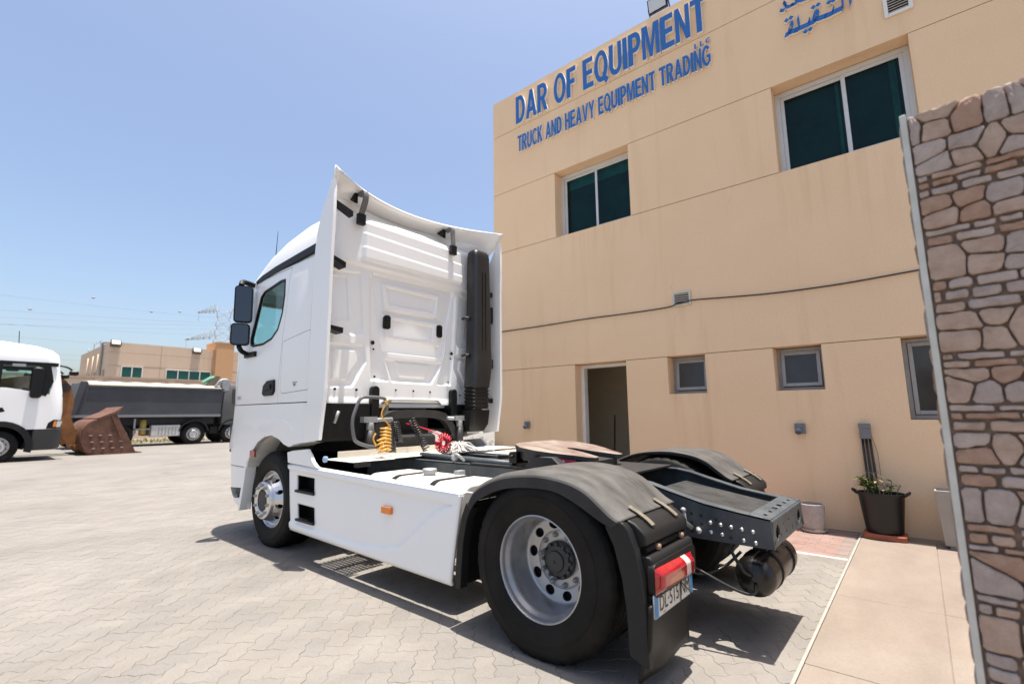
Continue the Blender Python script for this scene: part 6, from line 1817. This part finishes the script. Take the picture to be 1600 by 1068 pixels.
for s in (1, -1):
    bm = B(); prism(bm, [(-.1, 2.1), (.95, 2.0), (.85, 2.85), (-.1, 2.85)], *yv(s, 1.2, 1.25), axis='Y'); finish('side_window', bm, dull_glass, dt)
    for x_, nm in ((0, 'front_wheel'), (dx(-4.85), 'front_wheel'), (dx(-1.84), 'rear_wheel'), (dx(-.50), 'rear_wheel')):
        simple_wheel(dt, x_, 1.18 * s, .53, s < 0, RIMR if nm == 'rear_wheel' else RIMF, nm)
    for x_ in (0, dx(-4.85)):
        arc = [(x_ + .62 * math.cos(R(a)), .55 + .62 * math.sin(R(a))) for a in range(10, 171, 16)]; arc2 = [(x_ + .69 * math.cos(R(a)), .55 + .69 * math.sin(R(a))) for a in range(10, 171, 16)][::-1]
        bm = B(); prism(bm, arc + arc2, *yv(s, .9, 1.24), axis='Y'); finish('wheel_arch', bm, grey_plastic, dt)
    bm = B(); box(bm, dx(-3.05), dx(-4.25), *yv(s, .75, 1.2), .44, .98); tb_ = finish('side_tank', bm, mat('tank_light', (.5, .49, .46), .5, var=.1), dt, bevel=.03)
    for q in range(6):
        bm = B(); x_ = dx(-3.35 - q * .14); box(bm, x_ - .018, x_ + .018, *yv(s, 1.2, 1.215), .52, .9); finish('tank_rib', bm, galv, tb_)
    bm = B(); box(bm, dx(-2.35), dx(-2.42), *yv(s, 1.1, 1.16), .5, 1.3); box(bm, dx(-2.35), dx(-3.0), *yv(s, 1.1, 1.16), .78, .84); finish('guard_frame', bm, galv, dt)
    bm = B(); tube(bm, [(dx(-2.75), .95 * s, .55), (dx(-2.75), .95 * s, 1.25)], .14, 14); finish('air_filter', bm, mat('filter_yellow', (.4, .28, .05), .5), dt)
    bm = B(); box(bm, dx(-5.6), dx(-5.95), *yv(s, .6, 1.15), .5, .85); finish('battery_box', bm, black_plastic, dt)
bm = B(); box(bm, dx(.1), 1.1, -.45, .45, .75, 1.38); finish('frame', bm, chassis_dark, dt)
bm = B(); box(bm, dx(-.2), dx(-5.8), -.95, .95, 1.0, 1.37); finish('sub_frame', bm, chassis_dark, dt)

# ------------------------------------------------------------------ walls and buildings behind
bw = thing('boundary_wall', 'long beige boundary wall behind the dump truck', 'wall', (38, 0, 0))
bm = B(); box(bm, 0, .25, -32, 14, 0, 3.86); finish('wall_face', bm, far_plaster, bw)
bm = B(); box(bm, -.06, .31, -32, 14, 3.862, 4.0); finish('coping', bm, mat('coping_stone', (.42, .30, .21), .85, var=.12, scale=1.5), bw)
for k in range(12):
    bm = B(); y = 13 - k * 3.9; box(bm, -.05, -.001, y - .2, y + .2, 0, 3.86); finish('pier', bm, far_plaster, bw)
fb = thing('far_office_building', 'sand coloured flat roofed building with green windows beyond the boundary wall', 'building', (52, -5.27, 0))
bm = B(); box(bm, 0, 14, -24, 0, 0, 7.06); finish('wall', bm, far_plaster, fb)
bm = B(); box(bm, 0, .25, -24, 0, 7.075, 7.95); box(bm, .25, 14, -.25, 0, 7.075, 7.95); finish('parapet', bm, far_plaster, fb)
def far_win(y0, y1, z0, z1, n):
    e = bpy.data.objects.new('window', None); link(e, fb)
    bm = B(); box(bm, -.07, -.002, y0, y1, z1, z1 + .07); box(bm, -.07, -.002, y0, y1, z0 - .07, z0); box(bm, -.07, -.002, y1, y1 + .07, z0 - .07, z1 + .07); box(bm, -.07, -.002, y0 - .07, y0, z0 - .07, z1 + .07); finish('frame', bm, white_frame, e)
    for k in range(n):
        a, b_ = y0 + (y1 - y0) * k / n, y0 + (y1 - y0) * (k + 1) / n
        bm = B(); box(bm, -.04, -.002, a + .04, b_ - .04, z0, z1); finish('pane', bm, mat('green_glass', (.01, .085, .07), .08, spec=.4), e)
        if k: bm = B(); box(bm, -.06, -.001, a - .04, a + .04, z0, z1); finish('mullion', bm, white_frame, e)
far_win(-2.42, -.98, 4.90, 5.82, 2)
far_win(-7.95, -4.3, 4.80, 5.72, 4)
for (y, z_) in ((-.35, 7.55), (-6.6, 7.45)):
    floodlight((51.95, -5.27 + y, z_), (R(25), 0, 0), 'wide floodlight high on the far building %s' % ('near its corner' if y > -1 else 'above the long window'), 2.2, 'floodlights on the far building', R(90))
for z_ in (5.79, 4.54):
    bm = B(); box(bm, -.012, -.002, -24, 0, z_ + .12, z_ + .135); finish('joint_line', bm, mat('joint_shadow', (.13, .085, .055), .9), fb)
bm = B(); box(bm, -.01, -.002, -3.78, -3.76, 4.2, 7.9); finish('vertical_joint', bm, mat('joint_shadow', (.13, .085, .055), .9), fb)
bm = B(); tube(bm, smooth_path([(2.6, .12, 4.5), (2.6, .12, 7.6), (2.5, .12, 8.05), (2.1, -.2, 8.15)], 5), .09, 10); finish('duct', bm, galv, fb)
for x_ in (4.2, 6.5, 9.0):
    bm = B(); tube(bm, [(x_, .1, 4.2), (x_, .1, 7.2)], .05, 8); finish('drain_pipe', bm, far_plaster, fb)
for x_ in (1.2, 5.2, 8.0):
    bm = B(); box(bm, x_, x_ + .7, .002, .03, 4.6, 5.6); finish('side_window', bm, mat('side_shutter', (.3, .22, .16), .8), fb)
bm = B(); tube(bm, [(5, -.1, 7.95), (5, -.1, 8.5)], .03, 6); tube(bm, [(8, -.1, 7.95), (8, -.1, 8.5)], .03, 6); tube(bm, [(4.6, -.1, 8.5), (8.4, -.1, 8.5)], .03, 6); tube(bm, [(11, -.1, 7.95), (11, -.1, 8.4)], .03, 6); finish('roof_rail', bm, galv, fb)
tb2 = thing('tan_stair_tower', 'plain orange tan stair tower at the end of the far building', 'tower', (51.3, -14.2, 0))
bm = B(); box(bm, 0, 3, -.8, .8, 0, 8.62); finish('tower_wall', bm, tan_plaster, tb2)
bm = B(); box(bm, -.04, 3.04, -.85, .84, 8.622, 8.75); finish('tower_cap', bm, tan_plaster, tb2)

# weeds and rubble strip under the dump truck
rw = random.Random(9)
bm = B()
for k in range(2600):
    x, y = rw.uniform(29.5, 33), rw.uniform(-6.5, 2.0)
    leaf(bm, (x, y, rw.uniform(0, .06)), (rw.uniform(-1, 1), rw.uniform(-1, 1), rw.uniform(.3, 1.6)), rw.uniform(.08, .26), .04, .2)
wd = finish('weeds', bm, mat('dry_weeds', (.16, .15, .05), .9, col2=(.3, .24, .12), scale=2), None)
wd['kind'] = 'stuff'; wd['label'] = 'low dry green weeds growing beneath and behind the dump truck'; wd['category'] = 'weeds'

# ------------------------------------------------------------------ lattice pylon and power lines
py_ = thing('lattice_pylon', 'pale steel lattice power pylon far behind the tan tower', 'pylon', (CAM.x + 150 * .9505, CAM.y - 150 * .3105, 0), math.atan2(-.31, .95))
pm = mat('pylon_steel', (.42, .42, .43), .6)
def strut(bm, a, b_, r=.042): tube(bm, [a, b_], r, 4)
bm = B()
lv2 = [(0, 4.2), (6, 3.5), (12, 2.9), (17, 2.4), (20, 2.0), (22.5, 1.8), (25, 1.7), (27.5, 1.6), (30, 1.5)]
for (z0, w0), (z1, w1) in zip(lv2, lv2[1:]):
    for sx, sy in ((-1, -1), (1, -1), (1, 1), (-1, 1)): strut(bm, (sx * w0, sy * w0, z0), (sx * w1, sy * w1, z1), .065)
    for q in range(4):
        c = [(-1, -1), (1, -1), (1, 1), (-1, 1)]; a, b_ = c[q], c[(q + 1) % 4]
        strut(bm, (a[0] * w0, a[1] * w0, z0), (b_[0] * w1, b_[1] * w1, z1)); strut(bm, (b_[0] * w0, b_[1] * w0, z0), (a[0] * w1, a[1] * w1, z1)); strut(bm, (a[0] * w1, a[1] * w1, z1), (b_[0] * w1, b_[1] * w1, z1))
finish('lattice_mast', bm, pm, py_)
for zc, Lh in ((22.2, 8.2), (29.3, 6.0)):
    for s in (1, -1):
        bm = B()
        n = 5
        for q in range(n):
            y0, y1 = 1.6 + (Lh - 1.6) * q / n, 1.6 + (Lh - 1.6) * (q + 1) / n
            h0, h1 = 1.9 * (1 - q / n) + .15, 1.9 * (1 - (q + 1) / n) + .15
            for sx in (-1, 1):
                k0, k1 = sx * 1.6 * (1 - q / n * .8), sx * 1.6 * (1 - (q + 1) / n * .8)
                drop_ = .16 * (y0 - 1.6); drop1 = .16 * (y1 - 1.6)
                strut(bm, (k0, y0 * s, zc - drop_), (k1, y1 * s, zc - drop1)); strut(bm, (k0, y0 * s, zc + h0 - drop_), (k1, y1 * s, zc + h1 - drop1)); strut(bm, (k0, y0 * s, zc - drop_), (k1, y1 * s, zc + h1 - drop1)); strut(bm, (k0, y0 * s, zc + h0 - drop_), (k1, y1 * s, zc - drop1)); strut(bm, (k1, y1 * s, zc - drop1), (k1, y1 * s, zc + h1 - drop1))
            strut(bm, (-1.6 * (1 - q / n * .8), y0 * s, zc - .16 * (y0 - 1.6)), (1.6 * (1 - (q + 1) / n * .8), y1 * s, zc - .16 * (y1 - 1.6)))
        finish('cross_arm', bm, pm, py_)
        bm = B(); yq = (Lh - .3) * s; z0 = zc - .16 * (Lh - 1.6)
        for q in range(9): tube(bm, [(0, yq, z0 - q * .25), (0, yq, z0 - q * .25 - .12)], .08, 6)
        finish('insulator', bm, mat('insulator_brown', (.3, .28, .27), .4), py_)
def ray_pt(u, v, dist):
    r_ = cf + cr * ((u - 800) / 751.4) - cu * ((v - 534) / 751.4)
    h = math.hypot(r_.x, r_.y)
    return CAM + r_ * (dist / h)
WIRES = [(455, 496, 'highest'), (481, 503, 'second'), (494, 506, 'third'), (503, 522, 'fourth'), (506, 511, 'fifth'), (521, 545, 'sixth'), (549, 556, 'seventh'), (556, 566, 'eighth'), (570, 578, 'lowest')]
for v0, v1, wn in WIRES:
    a = ray_pt(-60, v0 - 2, 118); b_ = ray_pt(375, v1 + 3, 150)
    pts = []
    for q in range(13):
        t_ = q / 12; p = a.lerp(b_, t_); p.z -= 1.0 * 4 * t_ * (1 - t_) * .35; pts.append(p)
    bm = B(); tube(bm, pts, .02, 5)
    tag(finish('power_line', bm, mat('wire_grey', (.22, .23, .24), .6)), 'thin power line crossing the sky, %s of the nine wires at the left edge' % wn, 'power line', 'power lines')
for (u, v, wn) in ((146, 465, 'highest of the four'), (47, 483, 'nearest the left edge'), (237, 487, 'third from the left'), (281, 487, 'nearest the pylon')):
    c = ray_pt(u, v, 130)
    bm = B(); lathe(bm, [(0, -.2)] + [(.26 * math.sin(PI * q / 8), -.2 * math.cos(PI * q / 8)) for q in range(1, 8)] + [(0, .2)], 'Z', 14)
    tube(bm, [(-.7, -.2, .0), (.7, .2, 0)], .03, 5)
    tag(finish('marker_ball', bm, mat('ball_grey', (.3, .29, .29), .6), loc=c), 'small marker ball on a power line, %s' % wn, 'marker ball', 'power line marker balls')
